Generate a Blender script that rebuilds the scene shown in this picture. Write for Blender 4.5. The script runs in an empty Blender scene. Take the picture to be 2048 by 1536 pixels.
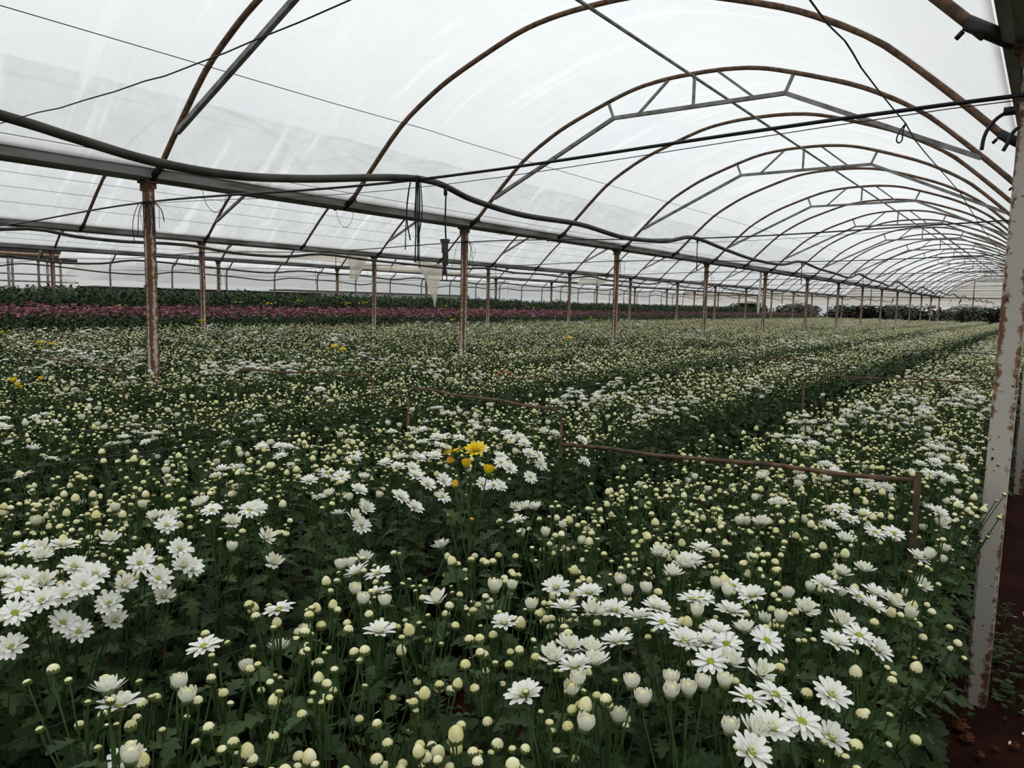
import bpy, math, random
import numpy as np
from mathutils import Matrix, Vector, noise

# ------------------------------------------------------------------ camera, sky, exposure
SC = bpy.context.scene
COL = SC.collection
F_PX, YAW, PIT, ROLL = 1466.4, .6309, .1102, .0219
CAM_H = 1.590
cd = bpy.data.cameras.new('camera'); cam = bpy.data.objects.new('camera', cd); COL.objects.link(cam)
cd.sensor_width = 36.0; cd.lens = F_PX / 2048 * 36.0; cd.clip_start = .05; cd.clip_end = 500
fw = Vector((-math.sin(YAW)*math.cos(PIT), math.cos(YAW)*math.cos(PIT), -math.sin(PIT)))
rt = Vector((math.cos(YAW), math.sin(YAW), 0)); up = rt.cross(fw)
cR = math.cos(ROLL)*rt + math.sin(ROLL)*up; cU = -math.sin(ROLL)*rt + math.cos(ROLL)*up
cam.matrix_world = Matrix(((cR.x, cU.x, -fw.x, 0), (cR.y, cU.y, -fw.y, 0), (cR.z, cU.z, -fw.z, CAM_H), (0, 0, 0, 1)))
SC.camera = cam
CAM = Vector((0, 0, CAM_H))
def project(p):
    d = Vector(p) - CAM; z = d.dot(fw)
    if z < .05: return None
    return 1024 + F_PX*d.dot(cR)/z, 768 - F_PX*d.dot(cU)/z, z
def on_plane(px, py, axis, val):
    d = fw + cR*((px-1024)/F_PX) - cU*((py-768)/F_PX)
    return CAM + d*((val-CAM[axis])/d[axis])

vs = SC.view_settings
SC.display_settings.display_device = 'sRGB'
vs.view_transform = 'Standard'; vs.look = 'None'; vs.gamma = 1.0; vs.use_curve_mapping = False
vs.exposure = 0.03
cy = SC.cycles
cy.max_bounces = 6; cy.diffuse_bounces = 4; cy.glossy_bounces = 2; cy.transmission_bounces = 4; cy.transparent_max_bounces = 8
cy.use_adaptive_sampling = True; cy.adaptive_threshold = .03

def sky():
    w = bpy.data.worlds.new('overcast_sky'); SC.world = w; w.use_nodes = True
    n, l = w.node_tree.nodes, w.node_tree.links
    n.clear()
    out = n.new('ShaderNodeOutputWorld'); bg = n.new('ShaderNodeBackground')
    tc = n.new('ShaderNodeTexCoord'); sp = n.new('ShaderNodeSeparateXYZ')
    l.new(tc.outputs['Generated'], sp.inputs[0])
    # overcast luminance: (1 + 2 sin(elevation)) / 3
    mx = n.new('ShaderNodeMath'); mx.operation = 'MAXIMUM'; mx.inputs[1].default_value = 0
    l.new(sp.outputs['Z'], mx.inputs[0])
    ma = n.new('ShaderNodeMath'); ma.operation = 'MULTIPLY_ADD'; ma.inputs[1].default_value = SKY_Z; ma.inputs[2].default_value = SKY_H
    l.new(mx.outputs[0], ma.inputs[0])
    # soft cloud mottling
    mp = n.new('ShaderNodeMapping'); mp.inputs['Scale'].default_value = (2.2, 2.2, 4.5)
    l.new(tc.outputs['Generated'], mp.inputs[0])
    nz = n.new('ShaderNodeTexNoise'); nz.inputs['Scale'].default_value = 1.6; nz.inputs['Detail'].default_value = 3; nz.inputs['Roughness'].default_value = .45
    l.new(mp.outputs[0], nz.inputs['Vector'])
    cr = n.new('ShaderNodeValToRGB')
    cr.color_ramp.elements[0].position = .36; cr.color_ramp.elements[0].color = (.81, .872, .915, 1)
    cr.color_ramp.elements[1].position = .66; cr.color_ramp.elements[1].color = (1.06, 1.04, 1.0, 1)
    l.new(nz.outputs['Fac'], cr.inputs[0])
    l.new(cr.outputs[0], bg.inputs['Color']); l.new(ma.outputs[0], bg.inputs['Strength'])
    l.new(bg.outputs[0], out.inputs[0])
SKY_Z, SKY_H = .93, .54
sky()

# ------------------------------------------------------------------ helpers
rnd = random.Random(7)
def tag(o, label=None, cat=None, group=None, kind=None):
    if label: o['label'] = label
    if cat: o['category'] = cat
    if group: o['group'] = group
    if kind: o['kind'] = kind
    return o
def thing(name, loc=(0, 0, 0), label=None, cat=None, group=None, rz=0):
    o = bpy.data.objects.new(name, None); COL.objects.link(o)
    o.empty_display_size = .1
    o.location = loc; o.rotation_euler = (0, 0, rz)
    return tag(o, label, cat, group)
def obj(name, me, parent=None, M=None):
    o = bpy.data.objects.new(name, me); COL.objects.link(o)
    if parent is not None: o.parent = parent
    if M is not None: o.matrix_basis = M
    return o
class G:
    """collects vertices and faces"""
    def __init__(s): s.v = []; s.f = []; s.m = []; s.n = 0
    def add(s, V, F, mi=0):
        k = s.n; s.v.append(np.asarray(V, dtype=float).reshape(-1, 3)); s.n += len(s.v[-1])
        s.f.extend([tuple(i+k for i in f) for f in F]); s.m.extend([mi]*len(F)); return s
    def addg(s, g, M=None, mi=None):
        V = g.V()
        if M is not None:
            A = np.array(M)
            V = V @ A[:3, :3].T + A[:3, 3]
        k = s.n; s.v.append(V); s.n += len(V)
        s.f.extend([tuple(i+k for i in f) for f in g.f]); s.m.extend(g.m if mi is None else [mi]*len(g.f)); return s
    def V(s): return np.concatenate(s.v) if s.v else np.zeros((0, 3))
    def tube(s, pts, rad, n=6, mi=0, cap=True):
        pts = [Vector(p) for p in pts]
        m = len(pts)
        if not hasattr(rad, '__len__'): rad = [rad]*m
        rows = []; prev = None
        for i in range(m):
            t = (pts[min(i+1, m-1)] - pts[max(i-1, 0)])
            if t.length < 1e-9: t = Vector((0, 0, 1))
            t.normalize()
            if prev is None:
                a = Vector((0, 0, 1)) if abs(t.z) < .9 else Vector((1, 0, 0))
            else: a = prev
            u = (a - t*a.dot(t)).normalized(); w = t.cross(u); prev = u
            rows.append([pts[i] + rad[i]*(math.cos(2*math.pi*k/n)*u + math.sin(2*math.pi*k/n)*w) for k in range(n)])
        V = [tuple(p) for row in rows for p in row]
        F = [(i*n+k, i*n+(k+1) % n, (i+1)*n+(k+1) % n, (i+1)*n+k) for i in range(m-1) for k in range(n)]
        if cap: F += [tuple(range(n))[::-1], tuple((m-1)*n+k for k in range(n))]
        return s.add(V, F, mi)
    def box(s, lo, hi, mi=0):
        x0, y0, z0 = lo; x1, y1, z1 = hi
        V = [(x0,y0,z0),(x1,y0,z0),(x1,y1,z0),(x0,y1,z0),(x0,y0,z1),(x1,y0,z1),(x1,y1,z1),(x0,y1,z1)]
        return s.add(V, [(0,3,2,1),(4,5,6,7),(0,1,5,4),(1,2,6,5),(2,3,7,6),(3,0,4,7)], mi)
    def mesh(s, name, mats, smooth=True):
        me = bpy.data.meshes.new(name)
        me.from_pydata([tuple(v) for v in s.V()], [], s.f)
        for m in (mats if isinstance(mats, (list, tuple)) else [mats]): me.materials.append(m)
        if len(me.materials) > 1: me.polygons.foreach_set('material_index', s.m)
        if smooth: me.polygons.foreach_set('use_smooth', [True]*len(me.polygons))
        me.update(); return me
def square_tube(g, a, b, w, d=None, mi=0):
    """rectangular bar from a to b"""
    a, b = Vector(a), Vector(b); d = d or w
    t = (b-a).normalized(); u = Vector((0, 1, 0)) if abs(t.y) < .9 else Vector((1, 0, 0))
    u = (u - t*u.dot(t)).normalized(); v = t.cross(u)
    V = [p + su*u*w/2 + sv*v*d/2 for p in (a, b) for su, sv in ((-1,-1),(1,-1),(1,1),(-1,1))]
    return g.add([tuple(p) for p in V], [(3,2,1,0),(4,5,6,7),(0,1,5,4),(1,2,6,5),(2,3,7,6),(3,0,4,7)], mi)

# ------------------------------------------------------------------ materials
def mat(name, col, rough=.6, metal=0, build=None, spec=.3):
    m = bpy.data.materials.new(name); m.use_nodes = True
    b = m.node_tree.nodes['Principled BSDF']
    b.inputs['Base Color'].default_value = (*col, 1); b.inputs['Roughness'].default_value = rough
    b.inputs['Metallic'].default_value = metal; b.inputs['Specular IOR Level'].default_value = spec
    if build: build(m.node_tree.nodes, m.node_tree.links, b)
    return m
def noise_col(c1, c2, scale=8, lo=.35, hi=.65, detail=4, coord='Object', stretch=(1, 1, 1), bump=0, extra=None):
    def f(n, l, b):
        tc = n.new('ShaderNodeTexCoord'); mp = n.new('ShaderNodeMapping'); mp.inputs['Scale'].default_value = stretch
        l.new(tc.outputs[coord], mp.inputs[0])
        nz = n.new('ShaderNodeTexNoise'); nz.inputs['Scale'].default_value = scale; nz.inputs['Detail'].default_value = detail
        l.new(mp.outputs[0], nz.inputs['Vector'])
        cr = n.new('ShaderNodeValToRGB'); e = cr.color_ramp.elements
        e[0].position = lo; e[0].color = (*c1, 1); e[1].position = hi; e[1].color = (*c2, 1)
        l.new(nz.outputs['Fac'], cr.inputs[0]); l.new(cr.outputs[0], b.inputs['Base Color'])
        if bump:
            bp = n.new('ShaderNodeBump'); bp.inputs['Strength'].default_value = bump; bp.inputs['Distance'].default_value = .02
            l.new(nz.outputs['Fac'], bp.inputs['Height']); l.new(bp.outputs[0], b.inputs['Normal'])
    return f
def geo_noise(c1, c2, scale, lo=.35, hi=.65, trans=0, tcol=None):
    """colour varying with world position, for plants"""
    def f(n, l, b):
        ge = n.new('ShaderNodeNewGeometry')
        nz = n.new('ShaderNodeTexNoise'); nz.inputs['Scale'].default_value = scale; nz.inputs['Detail'].default_value = 2
        l.new(ge.outputs['Position'], nz.inputs['Vector'])
        cr = n.new('ShaderNodeValToRGB'); e = cr.color_ramp.elements
        e[0].position = lo; e[0].color = (*c1, 1); e[1].position = hi; e[1].color = (*c2, 1)
        l.new(nz.outputs['Fac'], cr.inputs[0]); l.new(cr.outputs[0], b.inputs['Base Color'])
        if trans:
            out = n['Material Output']; tr = n.new('ShaderNodeBsdfTranslucent'); mx = n.new('ShaderNodeMixShader')
            tr.inputs[0].default_value = (*tcol, 1); mx.inputs[0].default_value = trans
            l.new(b.outputs[0], mx.inputs[1]); l.new(tr.outputs[0], mx.inputs[2]); l.new(mx.outputs[0], out.inputs[0])
    return f
M = {}
M['rust'] = mat('rusted_steel', (.12, .06, .035), .8, build=noise_col((.060, .036, .025), (.20, .115, .07), 22, .35, .7, 6, bump=.3))
M['galv'] = mat('weathered_galvanised_steel', (.24, .24, .23), .6, build=noise_col((.12, .11, .10), (.27, .27, .25), 9, .35, .65, 5))
M['beam'] = mat('dull_grey_gutter_steel', (.16, .17, .17), .6, build=noise_col((.10, .085, .07), (.22, .22, .21), 3, .38, .6, 6, stretch=(4, .6, 4)))
M['beam_rust'] = mat('rusty_gutter_lip', (.3, .16, .08), .8, build=noise_col((.22, .12, .07), (.50, .36, .25), 14, .3, .7, 6))
M['black'] = mat('black_plastic', (.012, .012, .013), .45)
M['hose'] = mat('dusty_black_hose', (.04, .035, .03), .55, build=noise_col((.02, .019, .018), (.085, .07, .055), 5, .35, .7, 4))
M['wire'] = mat('dark_wire', (.035, .033, .032), .6)
M['twine'] = mat('frayed_twine', (.02, .02, .024), .9)
M['white_plastic'] = mat('white_plastic_strip', (.72, .72, .68), .6)
def post_mat(n, l, b):
    tc = n.new('ShaderNodeTexCoord'); sp = n.new('ShaderNodeSeparateXYZ'); l.new(tc.outputs['Object'], sp.inputs[0])
    def math_(op, a, bb=None, c=None):
        m = n.new('ShaderNodeMath'); m.operation = op
        for i, v in enumerate((a, bb, c)):
            if v is None: continue
            if isinstance(v, (int, float)): m.inputs[i].default_value = v
            else: l.new(v, m.inputs[i])
        return m.outputs[0]
    mn = math_('MINIMUM', math_('ABSOLUTE', sp.outputs['X']), math_('ABSOLUTE', sp.outputs['Y']))   # .04 at a corner
    nz = n.new('ShaderNodeTexNoise'); nz.inputs['Scale'].default_value = 26; nz.inputs['Detail'].default_value = 7; nz.inputs['Roughness'].default_value = .65
    l.new(tc.outputs['Object'], nz.inputs['Vector'])
    mp = n.new('ShaderNodeMapping'); mp.inputs['Scale'].default_value = (1, 1, .16); l.new(tc.outputs['Object'], mp.inputs[0])
    n2 = n.new('ShaderNodeTexNoise'); n2.inputs['Scale'].default_value = 9; n2.inputs['Detail'].default_value = 4; l.new(mp.outputs[0], n2.inputs['Vector'])
    oi = n.new('ShaderNodeObjectInfo'); oi_loc = n.new('ShaderNodeSeparateXYZ'); l.new(oi.outputs['Location'], oi_loc.inputs[0])
    f = math_('ADD', math_('MULTIPLY', mn, 14.5), math_('MULTIPLY', math_('SUBTRACT', nz.outputs['Fac'], .5), 1.6))
    f = math_('ADD', f, math_('MULTIPLY', math_('SUBTRACT', n2.outputs['Fac'], .5), 1.3))
    f = math_('ADD', f, math_('MULTIPLY', math_('GREATER_THAN', math_('ADD', math_('MULTIPLY', oi_loc.outputs['X'], -1.0), 0.0), 3.0), .33))
    cr = n.new('ShaderNodeValToRGB'); cr.color_ramp.elements[0].position = .38; cr.color_ramp.elements[0].color = (.52, .48, .42, 1)
    cr.color_ramp.elements[1].position = .62; cr.color_ramp.elements[1].color = (.15, .07, .038, 1)
    e = cr.color_ramp.elements.new(.5); e.color = (.26, .16, .10, 1)
    l.new(f, cr.inputs[0])
    # dark scabs
    n3 = n.new('ShaderNodeTexNoise'); n3.inputs['Scale'].default_value = 38; n3.inputs['Detail'].default_value = 2; l.new(tc.outputs['Object'], n3.inputs['Vector'])
    sc = n.new('ShaderNodeValToRGB'); sc.color_ramp.elements[0].position = .69; sc.color_ramp.elements[0].color = (0, 0, 0, 1); sc.color_ramp.elements[1].position = .72
    l.new(n3.outputs['Fac'], sc.inputs[0])
    mx = n.new('ShaderNodeMix'); mx.data_type = 'RGBA'; l.new(sc.outputs[0], mx.inputs[0]); l.new(cr.outputs[0], mx.inputs[6]); mx.inputs[7].default_value = (.035, .015, .01, 1)
    l.new(mx.outputs[2], b.inputs['Base Color'])
    bp = n.new('ShaderNodeBump'); bp.inputs['Strength'].default_value = .25; bp.inputs['Distance'].default_value = .004; l.new(nz.outputs['Fac'], bp.inputs['Height']); l.new(bp.outputs[0], b.inputs['Normal'])
M['post'] = mat('rusty_painted_steel_post', (.4, .36, .32), .75, build=post_mat)
def soil(n, l, b):
    tc = n.new('ShaderNodeTexCoord')
    a = n.new('ShaderNodeTexNoise'); a.inputs['Scale'].default_value = 3; a.inputs['Detail'].default_value = 9; a.inputs['Roughness'].default_value = .7
    l.new(tc.outputs['Object'], a.inputs['Vector'])
    cr = n.new('ShaderNodeValToRGB'); cr.color_ramp.elements[0].position = .3; cr.color_ramp.elements[0].color = (.012, .004, .003, 1)
    cr.color_ramp.elements[1].position = .75; cr.color_ramp.elements[1].color = (.055, .017, .010, 1)
    l.new(a.outputs['Fac'], cr.inputs[0]); l.new(cr.outputs[0], b.inputs['Base Color'])
    c = n.new('ShaderNodeTexNoise'); c.inputs['Scale'].default_value = 40; c.inputs['Detail'].default_value = 5; l.new(tc.outputs['Object'], c.inputs['Vector'])
    bp = n.new('ShaderNodeBump'); bp.inputs['Strength'].default_value = .8; bp.inputs['Distance'].default_value = .02; l.new(c.outputs['Fac'], bp.inputs['Height']); l.new(bp.outputs[0], b.inputs['Normal'])
M['soil'] = mat('red_soil', (.1, .04, .025), .95, build=soil, spec=.1)
M['clod'] = mat('orange_red_clod', (.2, .07, .03), .95, build=noise_col((.07, .022, .012), (.20, .07, .03), 30, .35, .65, 5, bump=.6), spec=.1)
def film_mat(name, tint, opac, streak=True, diff=.06):
    m = bpy.data.materials.new(name); m.use_nodes = True
    n, l = m.node_tree.nodes, m.node_tree.links; n.clear()
    out = n.new('ShaderNodeOutputMaterial')
    tp = n.new('ShaderNodeBsdfTransparent'); tl = n.new('ShaderNodeBsdfTranslucent'); df = n.new('ShaderNodeBsdfDiffuse')
    tp.inputs[0].default_value = (*tint, 1); tl.inputs[0].default_value = (*tint, 1); df.inputs[0].default_value = (.8, .8, .78, 1)
    tc = n.new('ShaderNodeTexCoord')
    nz = n.new('ShaderNodeTexNoise'); nz.inputs['Scale'].default_value = 2.2; nz.inputs['Detail'].default_value = 8; nz.inputs['Roughness'].default_value = .72
    l.new(tc.outputs['Object'], nz.inputs['Vector'])
    mr = n.new('ShaderNodeMapRange'); mr.inputs['From Min'].default_value = .3; mr.inputs['From Max'].default_value = .72
    mr.inputs['To Min'].default_value = opac-.12; mr.inputs['To Max'].default_value = opac+.12
    l.new(nz.outputs['Fac'], mr.inputs['Value'])
    fac = mr.outputs[0]
    if streak:      # dusty run marks down the curve of the film
        mp = n.new('ShaderNodeMapping'); mp.inputs['Scale'].default_value = (.35, 3.2, .35); l.new(tc.outputs['Object'], mp.inputs[0])
        n2 = n.new('ShaderNodeTexNoise'); n2.inputs['Scale'].default_value = 1.6; n2.inputs['Detail'].default_value = 5; n2.inputs['Roughness'].default_value = .6; l.new(mp.outputs[0], n2.inputs['Vector'])
        m2 = n.new('ShaderNodeMapRange'); m2.inputs['From Min'].default_value = .56; m2.inputs['From Max'].default_value = .74; m2.inputs['To Max'].default_value = .35
        l.new(n2.outputs['Fac'], m2.inputs['Value'])
        ad = n.new('ShaderNodeMath'); ad.operation = 'ADD'; ad.use_clamp = True; l.new(fac, ad.inputs[0]); l.new(m2.outputs[0], ad.inputs[1]); fac = ad.outputs[0]
    m1 = n.new('ShaderNodeMixShader'); l.new(fac, m1.inputs[0]); l.new(tp.outputs[0], m1.inputs[1]); l.new(tl.outputs[0], m1.inputs[2])
    m3 = n.new('ShaderNodeMixShader'); m3.inputs[0].default_value = diff; l.new(m1.outputs[0], m3.inputs[1]); l.new(df.outputs[0], m3.inputs[2])
    l.new(m3.outputs[0], out.inputs[0])
    return m
M['film'] = film_mat('hazy_greenhouse_film', (.95, .96, .965), .76)
M['film_old'] = film_mat('yellowed_greenhouse_film', (.97, .93, .84), .32, diff=.04)
M['film_wall'] = film_mat('milky_side_film', (.95, .96, .94), .5, diff=.08)
M['film_torn'] = film_mat('dirty_torn_film', (.92, .84, .70), .7, False, .2)
# plants
LEAF_A, LEAF_B = (.018, .038, .010), (.062, .098, .030)
M['stem'] = mat('green_stem', (.05, .10, .025), .6, build=geo_noise((.030, .062, .016), (.070, .125, .035), 14))
M['leaf'] = mat('dark_green_leaf', (.03, .06, .025), .55, build=geo_noise(LEAF_A, LEAF_B, 9, .3, .7), spec=.18)
M['cream'] = mat('cream_bud', (.80, .76, .46), .5, build=geo_noise((.76, .70, .28), (.96, .92, .60), 45), spec=.25)
M['petal'] = mat('white_petal', (.90, .90, .86), .5, build=geo_noise((.93, .92, .84), (.98, .97, .93), 30, trans=.12, tcol=(.9, .9, .8)), spec=.25)
M['petal_young'] = mat('ivory_petal', (.90, .88, .72), .5, build=geo_noise((.90, .88, .70), (.95, .94, .84), 40, trans=.12, tcol=(.9, .88, .7)), spec=.25)
M['calyx'] = mat('green_calyx', (.12, .17, .05), .6, build=geo_noise((.045, .075, .02), (.15, .19, .055), 60))
M['disc'] = mat('yellow_green_disc', (.33, .38, .03), .7, build=geo_noise((.20, .27, .02), (.45, .45, .05), 200))
M['yellow'] = mat('yellow_petal', (.85, .55, .01), .5, build=geo_noise((.84, .58, .006), (.93, .74, .02), 40))
M['orange'] = mat('orange_bud', (.80, .42, .03), .5)
M['pink'] = mat('pink_petal', (.50, .12, .24), .6, build=geo_noise((.30, .08, .14), (.58, .20, .32), 3))
M['dusty_pink'] = mat('salmon_bud', (.55, .24, .16), .6)
M['maroon'] = mat('maroon_petal', (.10, .012, .02), .6)
M['shoot'] = mat('tall_green_shoots', (.03, .06, .02), .6, build=geo_noise((.016, .040, .014), (.050, .082, .030), 2.5))
M['tree'] = mat('tree_foliage', (.02, .03, .015), .7, build=geo_noise((.012, .018, .013), (.075, .085, .055), 1.0))
M['bark'] = mat('bark', (.06, .045, .035), .9)
M['shed_roof'] = mat('dark_shed_roof', (.05, .045, .045), .8)
M['shed_wall'] = mat('grey_shed_wall', (.25, .25, .25), .8)

# ------------------------------------------------------------------ layout of the house
W, RX, Y0, D = 6.487, .125, 3.471, 4.4
NB = 13
YE = Y0 + NB*D            # end wall
def row_x(i): return -(RX + i*W)
def mid_x(s): return -(RX + (s+.5)*W)
HG = 2.60
PROF = [(0, 4.125), (.35, 4.115), (.7, 4.07), (1.05, 3.97), (1.6, 3.775), (1.95, 3.605), (2.3, 3.385), (2.74, 2.985), (3.07, 2.66)]
PX = [-a for a, b in PROF[::-1]] + [a for a, b in PROF[1:]]; PZ = [b for a, b in PROF[::-1]] + [b for a, b in PROF[1:]]
def prof_z(u): return float(np.interp(u, PX, PZ))
ORD = ['first', 'second', 'third', 'fourth', 'fifth', 'sixth', 'seventh', 'eighth', 'ninth', 'tenth', 'eleventh', 'twelfth', 'thirteenth', 'fourteenth',
       'fifteenth', 'sixteenth', 'seventeenth', 'eighteenth', 'nineteenth', 'twentieth', 'twenty-first', 'twenty-second', 'twenty-third', 'twenty-fourth', 'twenty-fifth', 'twenty-sixth', 'twenty-seventh', 'twenty-eighth']

# floor ------------------------------------------------------------
def build_floor():
    g = G()
    xs = list(np.arange(-2.0, 1.6, .06)); ys = list(np.arange(0.5, 9, .06))
    V = [(x, y, .018*noise.noise((x*3, y*3, 0)) + .012*noise.noise((x*11, y*11, 4)) - .008) for y in ys for x in xs]
    nx = len(xs)
    g.add(V, [(j*nx+i, j*nx+i+1, (j+1)*nx+i+1, (j+1)*nx+i) for j in range(len(ys)-1) for i in range(nx-1)])
    x0, x1, y0, y1 = xs[0], xs[-1], ys[0], ys[-1]
    for lo, hi in (((-120, -60), (140, y0)), ((-120, y1), (140, 200)), ((-120, y0), (x0, y1)), ((x1, y0), (140, y1))):
        g.add([(lo[0], lo[1], -.01), (hi[0], lo[1], -.01), (hi[0], hi[1], -.01), (lo[0], hi[1], -.01)], [(0, 1, 2, 3)])
    tag(obj('floor', g.mesh('floor', M['soil'])), 'dark red soil ground of the greenhouse', kind='structure')
build_floor()

# roof film --------------------------------------------------------
def build_film():
    us = np.linspace(-3.10, 3.10, 41)
    ys = np.arange(-7.0, YE+.1, D/4)
    names = {-1: 'right of the camera', 0: 'over the nearest span', 1: 'over the second span', 2: 'over the third span', 3: 'over the far left span'}
    for s in (-1, 0, 1, 2, 3):
        g = G(); V = []
        for y in ys:
            ph = ((y-Y0)/(D/2)) % 1
            sag = .03*math.sin(math.pi*ph)**2
            for u in us:
                V.append((mid_x(s)+u, y, prof_z(u) + .035 - sag*(1-(u/3.2)**2) + .008*noise.noise((u*1.5, y*1.1, s*9))))
        n = len(us)
        F = [(j*n+i, j*n+i+1, (j+1)*n+i+1, (j+1)*n+i) for j in range(len(ys)-1) for i in range(n-1)]
        if s == 3:      # torn open over the near left end
            F = [f for f in F if not (V[f[0]][1] < 9.5 and V[f[0]][0] < mid_x(3))]
        g.add(V, F)
        tag(obj('ceiling', g.mesh('roof_film', M['film'])), 'hazy translucent plastic roof film '+names[s], kind='structure')
build_film()

# end wall: film with open strip below
def build_end_wall():
    for s in range(0, 4):
        g = G(); us = np.linspace(-3.24, 3.24, 61); zs = np.linspace(0, 1, 9)
        V = []
        for t in zs:
            for u in us:
                top = prof_z(max(-3.07, min(3.07, u))) + .02; bot = 1.97
                V.append((mid_x(s)+u, YE + .12 + .025*math.sin(u*19+2*math.sin(u*3)) , bot + (top-bot)*t))
        n = len(us)
        g.add(V, [(j*n+i, j*n+i+1, (j+1)*n+i+1, (j+1)*n+i) for j in range(len(zs)-1) for i in range(n-1)])
        tag(obj('wall_end', g.mesh('end_film', M['film_old'])), 'yellowed film closing the far end above a low opening, span %d' % (s+1), kind='structure')
build_end_wall()
def build_side_wall():
    X = row_x(4)
    g = G()
    ys = np.arange(13.2, YE+.1, .55)
    V = []
    for t in np.linspace(0, 1, 7):
        for y in ys:
            bot = 2.05 - .0035*(y-13) + .02*math.sin(y*1.7)
            V.append((X - .03 + .03*math.sin(y*2.3+t*2), y, bot + (2.82-bot)*t))
    n = len(ys)
    g.add(V, [(j*n+i, j*n+i+1, (j+1)*n+i+1, (j+1)*n+i) for j in range(6) for i in range(n-1)])
    tag(obj('wall_left', g.mesh('side_film', M['film_wall'])), 'milky film strip along the far left side above a low opening', kind='structure')
build_side_wall()

# ------------------------------------------------------------------ steel frame
def build_posts():
    g = G(); w = .04; c = .010
    ring = [(-w+c,-w),(w-c,-w),(w,-w+c),(w,w-c),(w-c,w),(-w+c,w),(-w,w-c),(-w,-w+c)]
    zs = [-.05, .3, .8, 1.3, 1.8, 2.3, HG-.02]
    V = [(x, y, z) for z in zs for x, y in ring]
    g.add(V, [(j*8+i, j*8+(i+1) % 8, (j+1)*8+(i+1) % 8, (j+1)*8+i) for j in range(len(zs)-1) for i in range(8)])
    g.add([(x, y, zs[-1]) for x, y in ring], [tuple(range(8))])
    me = g.mesh('post_tube', M['post'], False)
    b = G(); b.box((-.075, -.06, HG-.02), (.075, .06, HG)); b.box((-.05, -.05, HG-.09), (.05, -.042, HG-.02)); b.box((.042, -.05, HG-.07), (.05, .05, HG-.02))
    mb = b.mesh('post_bracket', M['rust'], False)
    bolt = G(); bolt.tube([(.05, 0, HG-.05), (.068, 0, HG-.05)], .009, 6)
    mbo = bolt.mesh('bolt', M['rust'], False)
    rows = {0: ('right-hand row', range(0, 3)), 1: ('row across the white field', range(0, NB+1)), 2: ('second row from the white field edge', range(1, NB+1)), 3: ('third row, among the tall green shoots', range(1, NB+1))}
    for i, (nm, ks) in rows.items():
        for k in ks:
            if i == 0: lab = ['pale square steel post streaked with orange rust, largest, at right edge', 'rusty steel post just behind the large rusty post, base on red soil', 'steel post third along the right-hand row behind the large rusty post'][k]
            elif i == 1 and k == 0: lab = 'rust-stained square post nearest in the white field, frayed twine at its top'
            elif i == 1 and k == 1: lab = 'orange-rusted square post beside the hanging sprinkler, second in its row'
            else: lab = 'rusty square steel post, %s in the %s' % (ORD[k if i < 2 else k-1], nm)
            t = thing('steel_post', (row_x(i), Y0+k*D, 0), lab, 'post', 'steel posts, '+nm)
            obj('post_tube', me, t); br = obj('bracket', mb, t)
            if i < 2 and k < 5: obj('bolt', mbo, br)
    # outer side wall: thin posts every half bay, bent inwards at the top
    g = G(); g.tube([(0, 0, 0), (0, 0, 2.35), (.03, 0, 2.55), (.12, 0, 2.75), (.22, 0, 2.95)], .032, 8)
    ms = g.mesh('bent_post', M['galv'])
    for q in range(3, 2*NB+1):
        o = obj('side_post', ms, None, Matrix.Translation((row_x(4), Y0+q*D/2, 0)))
        tag(o, 'bent grey tube post, %s along the far left side wall' % ORD[q-3], 'post', 'bent posts of the far left wall')
build_posts()

def build_gutters():
    y0, y1 = -3.2, YE
    hw = .115
    sec = [(-hw-.02, .145), (-hw, .145), (-hw, .02), (-.07, 0), (.07, 0), (hw, .02), (hw, .145), (hw+.02, .145), (hw+.02, .15), (hw-.006, .15), (hw-.006, .024), (.068, .006), (-.068, .006), (-hw+.006, .024), (-hw+.006, .15), (-hw-.02, .15)]
    for i in range(0, 4):
        g = G(); n = len(sec); ys = [y0] + [Y0 + k*D for k in range(-1, NB)] + [y1]
        V = [(x, y, HG+z) for y in ys for x, z in sec]
        F = [(j*n+a, j*n+(a+1) % n, (j+1)*n+(a+1) % n, (j+1)*n+a) for j in range(len(ys)-1) for a in range(n)]
        g.add(V, F + [tuple(range(n))])
        nm = ['grey steel gutter beam overhead at the right edge, seen from below', 'grey steel gutter beam across the white field, nearest at left', 'dark gutter beam second behind the near one', 'dark gutter beam third back, above the tall green shoots'][i]
        t = thing('gutter_beam', (row_x(i), 0, 0), nm, 'gutter')
        obj('channel', g.mesh('gutter_channel', M['beam'], False), t)
        for s in (-1, 1):
            r = G()
            pts = []
            r.box((s*(hw+.010)-.016, y0, HG+.118), (s*(hw+.010)+.016, y1, HG+.156))
            obj('lip', r.mesh('gutter_lip', M['beam_rust'], False), t)
    g = G(); g.tube([(row_x(4)+.02, 3, 2.78), (row_x(4)+.02, YE, 2.78)], .045, 8)
    o = obj('side_rail', g.mesh('side_rail', M['beam_rust'])); tag(o, 'pinkish rusty round rail along the far left side wall', 'rail')
    for s in range(4):
        g = G(); g.tube([(mid_x(s)-3.24, YE+.04, 2.62), (mid_x(s)+3.24, YE+.04, 2.62)], .045, 8)
        o = obj('end_rail', g.mesh('end_rail', M['beam_rust'])); tag(o, 'rusty horizontal rail across the far end wall, %s span from the right' % ORD[s], 'rail')
build_gutters()

def smooth_path(pts, n):
    """Catmull-Rom"""
    pts = [Vector(p) for p in pts]; out = []
    P = [pts[0]*2-pts[1]] + pts + [pts[-1]*2-pts[-2]]
    for i in range(1, len(P)-2):
        for j in range(n):
            t = j/n; a, b, c, d = P[i-1], P[i], P[i+1], P[i+2]
            out.append(.5*((2*b) + (c-a)*t + (2*a-5*b+4*c-d)*t*t + (3*b-a-3*c+d)*t**3))
    out.append(pts[-1]); return out

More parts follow.
